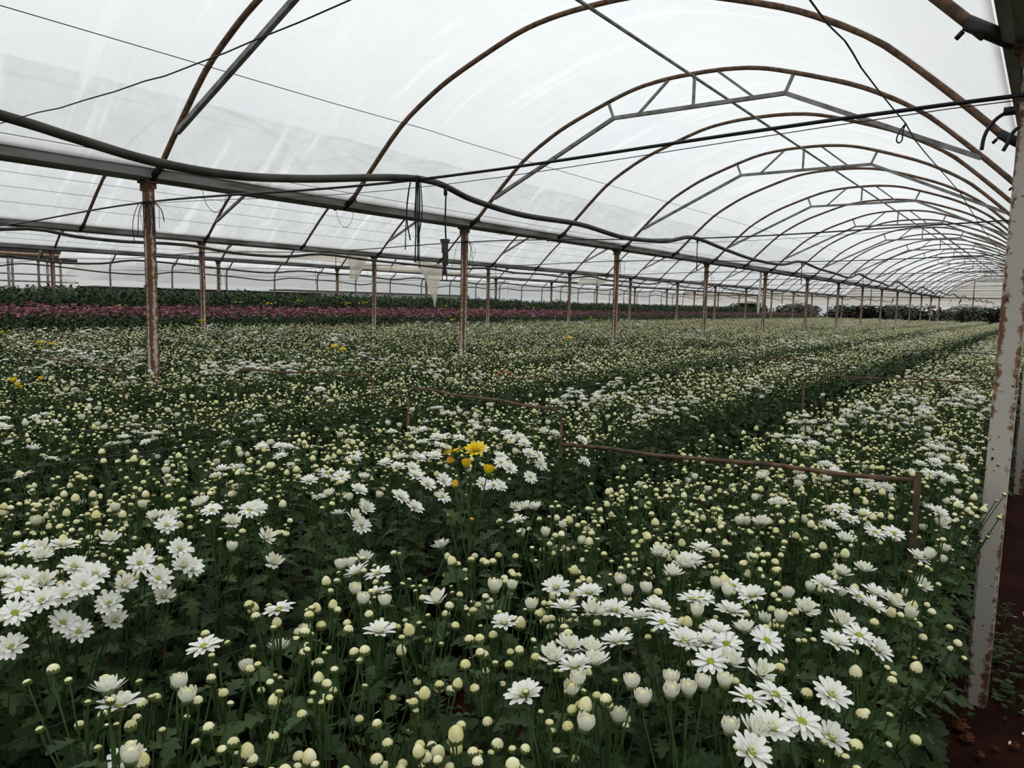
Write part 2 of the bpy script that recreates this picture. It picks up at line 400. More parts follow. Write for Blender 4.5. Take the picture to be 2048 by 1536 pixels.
def build_arches():
    g = G(); g.tube(smooth_path([(u, 0, z) for u, z in zip(PX, PZ)], 3), .024, 8); m_arch = g.mesh('arch_tube', M['rust'])
    g = G(); g.tube(smooth_path([(u, 0, z) for u, z in zip(PX, PZ)], 2), .024, 6); m_arch_far = g.mesh('arch_tube_far', M['rust'])
    def bar(a, b, w=.034, m='galv'):
        g = G(); square_tube(g, (a[0], 0, a[1]), (b[0], 0, b[1]), w); return g.mesh('bar', M[m], False)
    chords = [bar((-2.74, 2.965), (-.985, 3.775), .04), bar((-.985, 3.775), (.985, 3.775), .04), bar((.985, 3.775), (2.74, 2.965), .04)]
    struts = [bar((-.985, 3.775), (-1.06, 3.955), .028), bar((0, 3.79), (0, 4.11), .028), bar((.985, 3.775), (1.06, 3.955), .028)]
    diags = [bar((-.66, 3.785), (-.31, 4.10), .026), bar((.66, 3.785), (.27, 4.10), .026)]
    sl = []
    for s in (-1, 1):
        g = G(); a = Vector((s*3.005, 0, 2.72)); b = Vector((s*3.17, 0, 2.615)); g.tube([a, b], .030, 10); 
        g.tube([a+Vector((-s*.012, 0, -.03)), a+Vector((-s*.035, 0, -.055))], .010, 6)
        sl.append(g.mesh('sleeve', M['black']))
    sn = ['near span', 'second span', 'third span', 'far left span']
    for s in range(4):
        first = -1 if s == 0 else 1
        kk = 0
        for q in range(first, 2*NB+1):
            Y = Y0 + q*D/2
            truss = q % 2 == 0
            # is any of it in the frame?
            if not any((pp := project((mid_x(s)+u, Y, z))) and -20 < pp[0] < 2068 and -20 < pp[1] < 700 for u, z in zip(np.linspace(-3.07, 3.07, 25), [prof_z(a) for a in np.linspace(-3.07, 3.07, 25)])): continue
            kind = 'trussed roof arch with grey chord and struts' if truss else 'plain rusty tube roof arch'
            lab = '%s, %s arch into the %s' % (kind, ORD[kk], sn[s]); kk += 1
            t = thing('roof_arch', (mid_x(s), Y, 0), lab, 'roof arch', 'roof arches of the '+sn[s])
            obj('arch_tube', m_arch if s == 0 and q < 14 else m_arch_far, t)
            if truss:
                for m_ in chords: obj('chord', m_, t)
                for m_ in struts: obj('strut', m_, t)
                for m_ in diags: obj('diagonal', m_, t)
            if s < 2:
                for m_ in sl: obj('sleeve', m_, t)
    for s in range(3):
        g = G(); g.tube([(mid_x(s), -3, 4.085), (mid_x(s), YE, 4.085)], .017, 6)
        tag(obj('ridge_purlin', g.mesh('purlin', M['galv'])), 'grey ridge tube running lengthwise under the arches of the '+sn[s], 'purlin')
    g = G(); g.tube([(mid_x(0)+.26, Y0+4.9*D, 4.085), (mid_x(0)+.26, YE, 4.085)], .017, 6)
    tag(obj('ridge_purlin', g.mesh('purlin', M['galv'])), 'shorter second ridge tube beside the main one, far half of the near span', 'purlin')
build_arches()

# ------------------------------------------------------------------ cables, hoses, wires
def build_lines():
    # black tubes slung across all spans at every post
    for k in range(0, NB+1):
        Y = Y0 + k*D
        xs = np.linspace(.05, row_x(4), 60)
        def zc(x):
            ph = ((x+RX)/W) % 1
            return 2.405 - .065*math.sin(math.pi*ph)**2 + (.012 if k else 0)*math.sin(x)
        g = G(); g.tube([(x, Y-.055, zc(x)) for x in xs], .0085 if k == 0 else .007, 6)
        t = thing('cross_cable', (0, Y, 0), 'black cross cable slung between the rows at the %s post' % ORD[k], 'cable', 'cross cables')
        t.location = (0, 0, 0)
        obj('tube', g.mesh('cable_tube', M['black']), t)
        if k < 7:
            g = G(); g.tube([(x, Y-.05, zc(x) - .012 - .035*math.sin(math.pi*(((x+RX)/W) % 1))) for x in xs if x > row_x(1)-.2], .0022, 4)
            obj('wire', g.mesh('cable_wire', M['wire']), t)
    # irrigation hoses along the middle of each span, lifted at every cross cable
    shape = [(-1.6, 2.35), (0.4, 2.33), (1.156, 2.249), (1.40, 2.215), (1.727, 2.175), (2.093, 2.172), (2.532, 2.217), (3.471, 2.352), (3.995, 2.288), (4.593, 2.251), (5.418, 2.262), (6.207, 2.216), (7.081, 2.255), (7.75, 2.345)]
    for k in range(1, NB):
        y = Y0+k*D
        shape += [(y+.9, 2.295+.02*rnd.uniform(-1, 1)), (y+2.0, 2.25+.02*rnd.uniform(-1, 1)), (y+3.3, 2.23+.03*rnd.uniform(-1, 1)), (y+4.25, 2.335)]
    sn = ['near span', 'second span', 'third span', 'far left span']
    for s in range(4):
        pts = [(mid_x(s)+.10+.02*math.sin(y), y + (0 if s == 0 else .2*s), z + (0 if s == 0 else .03*math.sin(y*1.3+s))) for y, z in shape]
        if s: pts = [p for p in pts if p[1] > 2]
        g = G(); g.tube(smooth_path(pts, 6 if s == 0 else 3), .021, 8)
        tag(obj('irrigation_hose', g.mesh('hose', M['hose'])), 'thick dusty black hose sagging lengthwise along the %s' % sn[s], 'hose', None)
    # sprinkler droppers
    def dropper(x, y, z0, z1, lab, s=1.0):
        t = thing('hanging_sprinkler', (x, y, z0), lab, 'sprinkler', 'sprinklers hanging from the hoses')
        L = z0-z1; small = L < .45
        g = G(); g.tube([(0, 0, 0), (.004, 0, -.01), (.0, .0, -L*.35), (.006, .004, -L*.62)], .0055, 6); obj('drop_tube', g.mesh('drop_tube', M['black']), t)
        g = G(); g.tube([(0, 0, .03), (0, 0, -.02)], .012, 8); obj('nipple', g.mesh('nipple', M['black']), t)
        if small:
            g = G(); g.tube([(.006, .004, -L*.62), (.006, .004, -L)], .007, 6); obj('nozzle', g.mesh('nozzle', M['black']), t); return
        g = G(); a = -L*.60; g.box((-.017, -.014, a-.08), (.017, .014, a)); g.box((-.024, -.02, a-.012), (.024, .02, a+.01)); g.box((-.010, -.012, a-.16), (.020, .012, a-.08)); g.tube([(.0, 0, a-.16), (0, 0, a-.19)], .012, 6)
        obj('weight', g.mesh('sprinkler_weight', M['hose'], False), t)
        g = G(); b = a-.19; g.tube([(-.018, 0, b), (-.02, 0, b-.07), (.02, 0, b-.07), (.018, 0, b)], .004, 5); g.tube([(0, 0, b), (0, 0, b-.03)], .010, 6)
        obj('nozzle_bridge', g.mesh('nozzle_bridge', M['black']), t)
    dropper(mid_x(0)+.10, 3.69, 2.30, 1.78, 'black sprinkler with a square weight hanging from the near hose at left centre')
    for q, (y, z) in enumerate([(7.93, 2.32), (12.2, 2.30), (16.9, 2.31), (21.1, 2.31), (25.4, 2.30)]):
        dropper(mid_x(0)+.10, y, z, z-.32, 'small black sprinkler hanging from the near span hose, %s beyond the large one' % ORD[q])
    for s in (1, 2):
        for q in range(1, 7):
            dropper(mid_x(s)+.10, Y0+q*D+.4*s, 2.32, 1.95, 'black sprinkler hanging in the %s, %s along its hose' % (sn[s], ORD[q-1]))
    # lengthwise film wires
    def wire(name, pts, r, lab, group=None):
        g = G(); g.tube(pts, r, 4)
        tag(obj(name, g.mesh(name, M['wire'])), lab, 'wire', group)
    wire('film_wire', [(-5.59, 1.4, 3.41), (-5.59, 4.7, 3.41), (-5.58, 6.0, 3.42), (-5.56, 6.6, 3.40), (-5.59, 8, 3.40), (-5.59, YE, 3.40)], .0035, 'thin wire running lengthwise under the left curve of the near roof')
    wire('film_wire', [(-6.33, 1.0, 2.75), (-6.33, YE, 2.75)], .0028, 'thin wire just above the near gutter beam')
    for q, (x, z) in enumerate([(-12.22, 3.30), (-12.43, 3.12), (-12.64, 2.92), (-11.58, 3.68)]):
        wire('film_wire', [(x, 3, z), (x, YE, z)], .003, 'thin lengthwise wire under the second roof, %s' % ['above the middle one', 'middle of three close together', 'lowest of three close together', 'highest'][q], 'wires under the second roof')
    for q, (x, z) in enumerate([(-19.01, 3.04), (-19.14, 2.92), (-19.24, 2.81)]):
        wire('film_wire', [(x, 5, z), (x, YE, z)], .003, 'thin lengthwise wire under the third roof, %s of three' % ['highest', 'middle', 'lowest'][q], 'wires under the third roof')
    P = [on_plane(x, y, 0, -.56) for x, y in ((1600, -25), (1620, 0), (1655, 48), (1690, 82), (1705, 105), (1722, 135), (1760, 185), (1790, 222), (1810, 245), (1830, 280), (1850, 305), (1920, 385), (1960, 450), (2010, 520))]
    P += [Vector((-.56, Y0+k*D/2, 2.36-.05*(k % 2))) for k in range(6, 2*NB)]
    wire('kinked_wire', P, .0032, 'kinked black wire running lengthwise near the right posts')
    P = [on_plane(x, y, 1, 1.2) for x, y in ((760, -30), (700, 0), (600, 44), (510, 80), (450, 106), (405, 123), (330, 152), (290, 162), (230, 183), (170, 200), (120, 216), (75, 225), (0, 247))]
    P.append(Vector((-3.7, 1.22, 2.24)))
    wire('kinked_wire', P, .0024, 'kinked wire crossing the upper left from the hose to the top edge')
    # loose loop and black cable tails
    P = [on_plane(x, y, 1, Y0) for x, y in ((1812, 246), (1800, 262), (1793, 278), (1797, 286), (1804, 280), (1806, 262), (1812, 246))]
    wire('wire_loop', smooth_path(P, 4), .003, 'small loose wire loop hanging from the first cross cable')
    P = [on_plane(x, y, 1, Y0-.06) for x, y in ((2018, 222), (1995, 236), (1978, 255), (1968, 275), (1963, 300))]
    g = G(); g.tube(smooth_path(P, 4), .007, 6); tag(obj('cable_tail', g.mesh('cable_tail', M['black'])), 'longer black cable end drooping left of the large post', 'cable')
    P = [on_plane(x, y, 1, Y0-.06) for x, y in ((2040, 253), (2026, 265), (2018, 282), (2006, 302))]
    g = G(); g.tube(smooth_path(P, 4), .007, 6); tag(obj('cable_tail', g.mesh('cable_tail', M['black'])), 'shorter black cable end beside the large post', 'cable')
    g = G(); p = on_plane(2020, 222, 1, Y0-.06); g.tube([p+Vector((-.02, 0, 0)), p+Vector((.02, 0, 0))], .016, 8)
    tag(obj('cable_clamp', g.mesh('cable_clamp', M['black'])), 'black clamp on the first cross cable at the large post', 'clamp')
    # support wires along the beds
    for x, y0, y1, lab in ((-2.70, .6, 12, 'dark wire stretched along the left edge of the second bed'), (-3.30, .8, 12, 'dark wire stretched along the right edge of the third bed')):
        wire('bed_wire', [(x, y, 1.0+.012*math.sin(y*2)) for y in np.linspace(y0, y1, 20)], .0025, lab)
    wire('bed_wire', [(-1.72, y, .62+.01*math.sin(y*2)) for y in np.linspace(.3, 4, 12)], .0022, 'dark wire low along the path side of the second bed')
build_lines()

def twine(root, seed, n, L, lab, spread=.12, r=.0028):
    R = random.Random(seed); t = thing('frayed_twine', root, lab, 'twine', 'frayed twine ends on the cables')
    k = G(); k.tube([(-.03, 0, 0), (0, 0, .01), (.03, 0, 0)], .014, 6); obj('knot', k.mesh('knot', M['twine']), t)
    for i in range(n):
        a = R.uniform(0, 6.28); s = spread*R.uniform(.2, 1); l = L*R.uniform(.35, 1)
        dx, dy = math.cos(a)*s, math.sin(a)*s
        pts = [(0, 0, 0), (dx*.5, dy*.5, R.uniform(-.02, .02)), (dx*.9, dy*.9, -l*.3), (dx*R.uniform(.5, 1.2), dy, -l*.65), (dx*R.uniform(.4, 1.3)+R.uniform(-.02, .02), dy, -l)]
        g = G(); g.tube(smooth_path(pts, 3), r*R.uniform(.7, 1.2), 4); obj('strand', g.mesh('strand', M['twine']), t)
def build_twine():
    twine((mid_x(0)+.10, Y0-.05, 2.345), 3, 9, .55, 'bundle of frayed black twine hanging where the near hose meets the cross cable', .07, .0042)
    twine((row_x(1)+.08, Y0-.06, 2.40), 4, 12, .42, 'frayed black twine hanging at the top of the nearest field post', .22, .0035)
    twine((row_x(1)+.08, Y0+D-.06, 2.40), 5, 10, .40, 'frayed black twine at the orange-rusted second field post', .2)
    for k in range(2, 7): twine((row_x(1)+.08, Y0+k*D-.06, 2.40), 20+k, 7, .35, 'frayed twine hanging at the %s field post' % ORD[k], .2)
    for k in range(1, 6): twine((row_x(2)+.08, Y0+k*D-.06, 2.40), 40+k, 6, .5, 'frayed twine hanging at the %s post of the second row' % ORD[k-1], .2)
    for k in range(1, 6): twine((row_x(3)+.08, Y0+k*D-.06, 2.40), 60+k, 6, .5, 'frayed twine hanging at the %s post of the third row' % ORD[k-1], .2)
    for q, (x, y) in enumerate([(430, 425), (690, 455), (165, 470), (1000, 470)]):
        p = on_plane(x, y, 0, row_x(1)-.03 if q != 2 else row_x(2)-.03)
        g = G(); a = .13; up_ = max(.1, HG+.01-p.z)
        g.tube(smooth_path([p+Vector((0, -a, up_)), p+Vector((0, -a*.7, up_*.35)), p, p+Vector((0, a*.7, up_*.35)), p+Vector((0, a, up_))], 5), .003, 4)
        tag(obj('hanging_wire', g.mesh('hanging_wire', M['wire'])), 'thin wire loop drooping behind the near gutter, %s' % ['left of centre', 'below the plain second arch', 'far left', 'right of the orange post'][q], 'wire', 'drooping wire loops')
build_twine()

# torn film, hanging strips -------------------------------------------------
def sheet(name, outline, X, m, lab, nu=10, nv=10, wob=.05, thick=True):
    """cloth-like sheet; outline = 4 corner pixels (tl, tr, br, bl) on the plane X"""
    c = [on_plane(x, y, 0, X) for x, y in outline]
    g = G(); V = []
    for j in range(nv+1):
        v = j/nv
        for i in range(nu+1):
            u = i/nu
            p = (c[0]*(1-u)+c[1]*u)*(1-v) + (c[3]*(1-u)+c[2]*u)*v
            p = p + Vector((wob*math.sin(u*9+v*2)+wob*.7*math.sin(u*17+1), 0, .3*wob*math.sin(u*6+v*4)))
            V.append(tuple(p))
    g.add(V, [(j*(nu+1)+i, j*(nu+1)+i+1, (j+1)*(nu+1)+i+1, (j+1)*(nu+1)+i) for j in range(nv) for i in range(nu)])
    return tag(obj(name, g.mesh(name, m)), lab, 'plastic film')
sheet('torn_film', [(822, 518), (892, 530), (872, 600), (862, 585)], row_x(2)-.1, M['film_torn'], 'cream torn film hanging in a long point from the second gutter', 12, 12, .05)
sheet('film_shred', [(862, 585), (874, 595), (871, 616), (868, 612)], row_x(2)-.1, M['film_torn'], 'thin tail of torn film below the long cream point', 3, 6, .01)
sheet('torn_film', [(688, 508), (740, 512), (716, 562), (700, 555)], row_x(2)-.14, M['film_torn'], 'smaller cream torn film flap left of the long point', 10, 10, .05)
sheet('film_bundle', [(380, 482), (705, 508), (715, 530), (355, 497)], row_x(3)+.35, M['film_torn'], 'cream folded film bundle sagging along the third gutter', 30, 8, .08)
sheet('film_bundle', [(715, 525), (960, 548), (1000, 556), (715, 537)], row_x(3)+.35, M['film_torn'], 'narrow rolled cream film further along the third gutter', 20, 4, .05)
sheet('film_bundle', [(1160, 553), (1235, 560), (1200, 572), (1148, 570)], row_x(2)-2.5, M['film_torn'], 'tan folded film scrap hanging mid distance under the roof', 10, 5, .08)
sheet('side_flap', [(152, 527), (338, 534), (338, 566), (118, 557)], row_x(4)-.02, M['film_wall'], 'white film flap folded back at the open left end of side wall', 16, 8, .05)
sheet('side_flap', [(118, 557), (152, 560), (150, 572), (140, 568)], row_x(4)+.02, M['film_wall'], 'small drooping white corner below the folded film flap', 5, 5, .03)
def build_strips():
    a, b = on_plane(1522, 540, 0, row_x(1)-.1), on_plane(1516, 628, 0, row_x(1)-.1)
    g = G(); g.tube(smooth_path([a, a.lerp(b, .3)+Vector((0, .02, 0)), a.lerp(b, .6), b], 4), .03, 6)
    tag(obj('white_pipe', g.mesh('white_pipe', M['white_plastic'])), 'white plastic strip hanging beside the fifth field post', 'strip')
    R = random.Random(5)
    for q in range(9):
        x = -1.6 - q*1.15 + R.uniform(-.3, .3); z = 2.55; L = R.uniform(.25, .6)
        g = G(); V = [(x+.05*math.sin(j*1.3)+sx*.05*(1-abs(j-2)/4), YE-.05, z-L*j/5) for j in range(6) for sx in (-1, 1)]
        g.add(V, [(2*j, 2*j+1, 2*j+3, 2*j+2) for j in range(5)])
        g.add([(v[0], v[1]+.01, v[2]) for v in V], [(2*j+2, 2*j+3, 2*j+1, 2*j) for j in range(5)])
        tag(obj('hanging_shred', g.mesh('shred', M['twine'] if q % 2 else M['film_torn'])), ['pale', 'dark'][q % 2]+' shred hanging on the end wall rail, %s from the right' % ORD[q], 'shred', 'shreds on the end wall')
    for q, x in enumerate((-4.55, -11.1, -17.6)):
        g = G(); g.tube([(x, YE-.02, 2.0), (x, YE-.02, 4.0 if q == 0 else 3.9)], .035, 6)
        tag(obj('end_mullion', g.mesh('mullion', M['galv'])), 'dark upright pole on the far end wall, %s from the right' % ORD[q], 'pole', 'end wall poles')
    for q in range(5):
        for s in range(2):
            g = G(); z = 2.85+.22*q; hw = 3.0-.55*q
            g.tube([(mid_x(s)-hw, YE+.02, z), (mid_x(s)+hw, YE+.02, z)], .01, 4)
            tag(obj('end_wire', g.mesh('end_wire', M['wire'])), 'thin horizontal wire across the %s end wall, %s from below' % (['near', 'second'][s], ORD[q]), 'wire', 'end wall wires')
build_strips()

# hoops in the beds
def hoop(pa, pb, za, zb, lab, r=.0075, legs=(True, True), base=0):
    t = thing('support_hoop', ((pa[0]+pb[0])/2, (pa[1]+pb[1])/2, 0), lab, 'hoop', 'rusty support hoops in the beds')
    o = Vector(t.location); A = Vector((pa[0], pa[1], za))-o; B = Vector((pb[0], pb[1], zb))-o
    d = (B-A).normalized(); c = .05
    pts = []
    a0 = A + d*c if legs[0] else A
    b0 = B - d*c if legs[1] else B
    if legs[0]: pts += [A+Vector((0, 0, -c)), A+Vector((0, 0, -c*.35))+d*c*.25]
    m = [a0.lerp(b0, k/6)+Vector((0, 0, .006*math.sin(k*2.1))) for k in range(7)]
    pts += m
    if legs[1]: pts += [B+Vector((0, 0, -c*.35))-d*c*.25, B+Vector((0, 0, -c))]
    g = G(); g.tube(pts, r, 6); obj('crossbar', g.mesh('hoop_bar', M['rust']), t)
    for f, Pp in ((legs[0], A), (legs[1], B)):
        if f:
            g = G(); g.tube([Pp+Vector((0, 0, -c)), Vector((Pp.x, Pp.y, base))], r, 6); obj('leg', g.mesh('hoop_leg', M['rust']), t)
hoop((-2.91, 2.99), (-1.80, 2.86), 1.10, 1.10, 'rounded rusty wire hoop standing in the second bed, nearest')
hoop((-1.79, 2.85), (-.316, 2.74), .94, 1.03, 'straight rusty bar across the front bed with a square right-hand leg', .0085, (False, False))
def leg_end():
    g = G(); g.box((-.009, -.009, 0), (.009, .009, 1.06)); t = tag(obj('bar_stake', g.mesh('bar_stake', M['rust'], False), None, Matrix.Translation((-.316, 2.74, 0))), 'upright rusty stake ending the bar across the front bed', 'stake')
leg_end()
hoop((-4.86, 3.16), (-3.92, 3.66), 1.05, 1.05, 'rusty wire hoop in the third bed, left of centre')
hoop((-7.47, 2.68), (-5.29, 2.54), 1.05, 1.05, 'rusty wire hoop at the far left near the yellow flowers')
hoop((-1.60, 6.26), (-.38, 6.87), 1.05, 1.05, 'dark wire hoop across the front bed well beyond the straight bar')
hoop((-1.62, 11.2), (-.40, 11.6), 1.06, 1.06, 'small far wire hoop across the front bed')
hoop((-3.0, 8.2), (-1.85, 8.0), 1.06, 1.06, 'far wire hoop across the second bed')

# ------------------------------------------------------------------ plant pieces
def leaf_g(kind, lod, droop=.35, fold=.25):
    """unit-length leaf along +X"""
    if kind == 'big':
        prof = {0: [(0, .02), (.14, .04), (.22, .15), (.30, .25), (.34, .07), (.45, .19), (.56, .31), (.61, .09), (.71, .21), (.79, .19), (.83, .08), (.92, .10), (1, 0)],
                1: [(0, .02), (.28, .22), (.36, .12), (.55, .28), (.63, .14), (.78, .19), (1, 0)],
                2: [(0, .03), (.5, .24), (1, 0)]}[lod]
    else:
        prof = {0: [(0, .03), (.2, .06), (.38, .12), (.45, .07), (.62, .13), (.70, .07), (.85, .06), (1, 0)],
                1: [(0, .03), (.4, .12), (.7, .09), (1, 0)],
                2: [(0, .04), (.5, .11), (1, 0)]}[lod]
    g = G(); V = []
    for x, w in prof:
        z = -droop*x*x
        xx = x*(1-.25*droop*x)
        V += [(xx, 0, z), (xx, w, z+fold*w), (xx, -w, z+fold*w)]
    F = []
    for i in range(len(prof)-1):
        a, b = 3*i, 3*i+3
        F += [(a, b, b+1, a+1), (a, a+2, b+2, b)]
    return g.add(V, F)
def petal_g(L, w, a0, a1, r0, nl, lift=0., cup=.12, notch=.0):
    """petal leaving the axis at radius r0 along +X, starting at elevation a0 and ending at a1 (degrees)"""
    g = G(); V = []; x, z = r0, lift
    prof = {4: [.38, .75, 1., .95, .42], 2: [.45, 1., .35], 3: [.42, .9, 1., .35]}[nl]
    for i in range(nl+1):
        t = i/nl
        hw = w/2*prof[i]; a = math.radians(a0+(a1-a0)*t)
        nx, nz = -math.sin(a), math.cos(a)
        c = cup*hw*2
        V += [(x-nx*c*.5, 0, z-nz*c*.5), (x+nx*c*.5, hw, z+nz*c*.5), (x+nx*c*.5, -hw, z+nz*c*.5)]
        x += math.cos(a)*L/nl; z += math.sin(a)*L/nl
    F = []
    if nl == 2:      # two quads, no crease
        V = [v for i, v in enumerate(V) if i % 3]
        return g.add(V, [(0, 1, 3, 2), (2, 3, 5, 4)])
    for i in range(nl):
        a, b = 3*i, 3*i+3
        F += [(a, b, b+1, a+1), (a, a+2, b+2, b)]
    return g.add(V, F)
def lathe_g(prof, n, rib=0., twist=0.):
    g = G(); V = []
    for r, z in prof:
        for k in range(n):
            a = 2*math.pi*k/n
            rr = r*(1+rib*math.cos(a*n/2 + twist*z*200))
            V.append((rr*math.cos(a), rr*math.sin(a), z))
    m = len(prof); F = [(i*n+k, i*n+(k+1) % n, (i+1)*n+(k+1) % n, (i+1)*n+k) for i in range(m-1) for k in range(n)]
    F.append(tuple((m-1)*n+k for k in range(n)))
    return g.add(V, F)
MATS = ['stem', 'leaf', 'cream', 'petal', 'petal_young', 'calyx', 'disc', 'yellow', 'orange', 'pink', 'dusty_pink', 'maroon', 'shoot']
MI = {k: i for i, k in enumerate(MATS)}
def RZ(a): return Matrix.Rotation(a, 4, 'Z')
# each head: list of (piece name, G, material, [matrices])
def head(kind, lod, petal='petal', young='petal_young', bud='cream'):
    R = random.Random(hash_s(kind)); P = []
    n = [16, 7, 5][lod]
    if kind in ('bud_small', 'bud_round', 'bud_egg'):
        r, h = {'bud_small': (.0062, .0095), 'bud_round': (.0086, .0150), 'bud_egg': (.0102, .0245)}[kind]
        if kind == 'bud_egg': pr = [(.55, .02), (.86, .18), (1.0, .40), (.92, .62), (.66, .82), (.32, .95), (.06, 1.0)]
        else: pr = [(.55, .02), (.92, .22), (1.0, .48), (.86, .74), (.52, .93), (.10, 1.0)]
        if lod == 2: pr = [pr[0], pr[2], (.75, .78), (.06, 1.0)]
        elif lod == 1: pr = pr[::2] + ([pr[-1]] if len(pr) % 2 == 0 else [])
        P.append(('body', lathe_g([(a*r, b*h) for a, b in pr], n, .05 if lod == 0 else 0, 1.), bud, [Matrix()]))
        ch = {'bud_small': .72, 'bud_round': .52, 'bud_egg': .27}[kind]
        if lod == 0:
            g = G(); V = []; m = 20
            prof = [(.22, -.10, 0), (.80, .02, 0), (1.04, .22, .0), (1.05, ch, 1)]
            for a, b, e in prof:
                for k in range(m):
                    t = 2*math.pi*k/m; zz = b + e*(.10 if k % 2 == 0 else -.08)
                    V.append((a*r*math.cos(t), a*r*math.sin(t), zz*h))
            g.add(V, [(i*m+k, i*m+(k+1) % m, (i+1)*m+(k+1) % m, (i+1)*m+k) for i in range(3) for k in range(m)]); P.append(('calyx', g, 'calyx', [Matrix()]))
        else:
            P.append(('calyx', lathe_g([(.25*r, -.1*h), (1.06*r, .12*h), (1.06*r, ch*h*.9)], n), 'calyx', [Matrix()]))
            P[-1][1].f.pop(); P[-1][1].m.pop()
        return P
    nl = [4, 3, 2][lod]
    def ring(name, cnt, L, w, a0, a1, r0, lift, mt, jit=6, off=0., drop=0):
        if lod: cnt = max(5, int(cnt*[1, .75, .55][lod])); w = w*[1, 1.3, 1.75][lod]
        pv = petal_g(L, w, a0, a1, r0, nl, lift)
        Ms = []
        for k in range(cnt):
            if k < drop: continue
            Ms.append(RZ(2*math.pi*(k+off)/cnt + math.radians(R.uniform(-jit, jit))) @ Matrix.Rotation(math.radians(R.uniform(-jit, jit)), 4, 'Y') @ Matrix.Scale(R.uniform(.9, 1.07), 4))
        P.append((name, pv, mt, Ms))
    base = [(.0022, -.004), (.0075, -.001), (.0092, .003), (.0085, .006)]
    P.append(('base', lathe_g(base if lod == 0 else base[::3] , [12, 6, 4][lod]), 'calyx', [Matrix()]))
    if kind == 'bud_opening':
        ring('petal', 10, .0215, .0095, 48, 106, .0050, .003, young, 3)
        ring('petal', 7, .0205, .0085, 64, 102, .0035, .004, young, 3, .5)
        if lod < 2: P.append(('heart', lathe_g([(.004, .003), (.0075, .012), (.0055, .020), (.001, .0225)], n), 'cream', [Matrix()]))
    elif kind == 'flower_half':
        ring('petal', 13, .0240, .0088, 28, 52, .0055, .004, petal, 8)
        ring('petal', 9, .0205, .0080, 55, 78, .0045, .005, young, 7, .5)
        if lod < 2: ring('petal', 6, .0165, .0070, 70, 98, .0030, .006, young, 6, .2)
    elif kind == 'flower_open':
        ring('petal', 13, .0265, .0102, 28, 0, .0055, .004, petal, 7)
        if lod < 2: ring('petal', 9, .0215, .0092, 52, 22, .0042, .0055, petal, 9, .5); ring('petal', 5, .0115, .0068, 72, 55, .0028, .007, young, 8, .2)
        P.append(('disc', lathe_g([(.0062, .004), (.0066, .0075), (.0045, .0098), (.001, .0105)], n), 'disc', [Matrix()]))
    elif kind == 'flower_flat':
        ring('petal', 14, .0275, .0100, 16, -12, .0055, .004, petal, 7)
        if lod < 2: ring('petal', 8, .0235, .0082, 26, -4, .0048, .0055, petal, 9, .5)
        P.append(('disc', lathe_g([(.0068, .004), (.0072, .0075), (.005, .0095), (.001, .010)], n), 'disc', [Matrix()]))
    return P
def hash_s(s): return sum((i+3)*ord(c) for i, c in enumerate(s))
def head_joined(kind, lod, **kw):
    g = G()
    for nm, pg, mt, Ms in head(kind, lod, **kw):
        for m_ in Ms: g.addg(pg, m_, MI[mt])
    return g
HK = ['bud_small', 'bud_round', 'bud_egg', 'bud_opening', 'flower_half', 'flower_open', 'flower_flat']

def along(d, pos, spin, s):
    z = Vector(d).normalized(); a = Vector((1, 0, 0)) if abs(z.x) < .9 else Vector((0, 1, 0))
    x = (a - z*a.dot(z)).normalized(); y = z.cross(x)
    B = Matrix(((x.x, y.x, z.x, pos[0]), (x.y, y.y, z.y, pos[1]), (x.z, y.z, z.z, pos[2]), (0, 0, 0, 1)))
    return B @ RZ(spin) @ Matrix.Scale(s, 4)

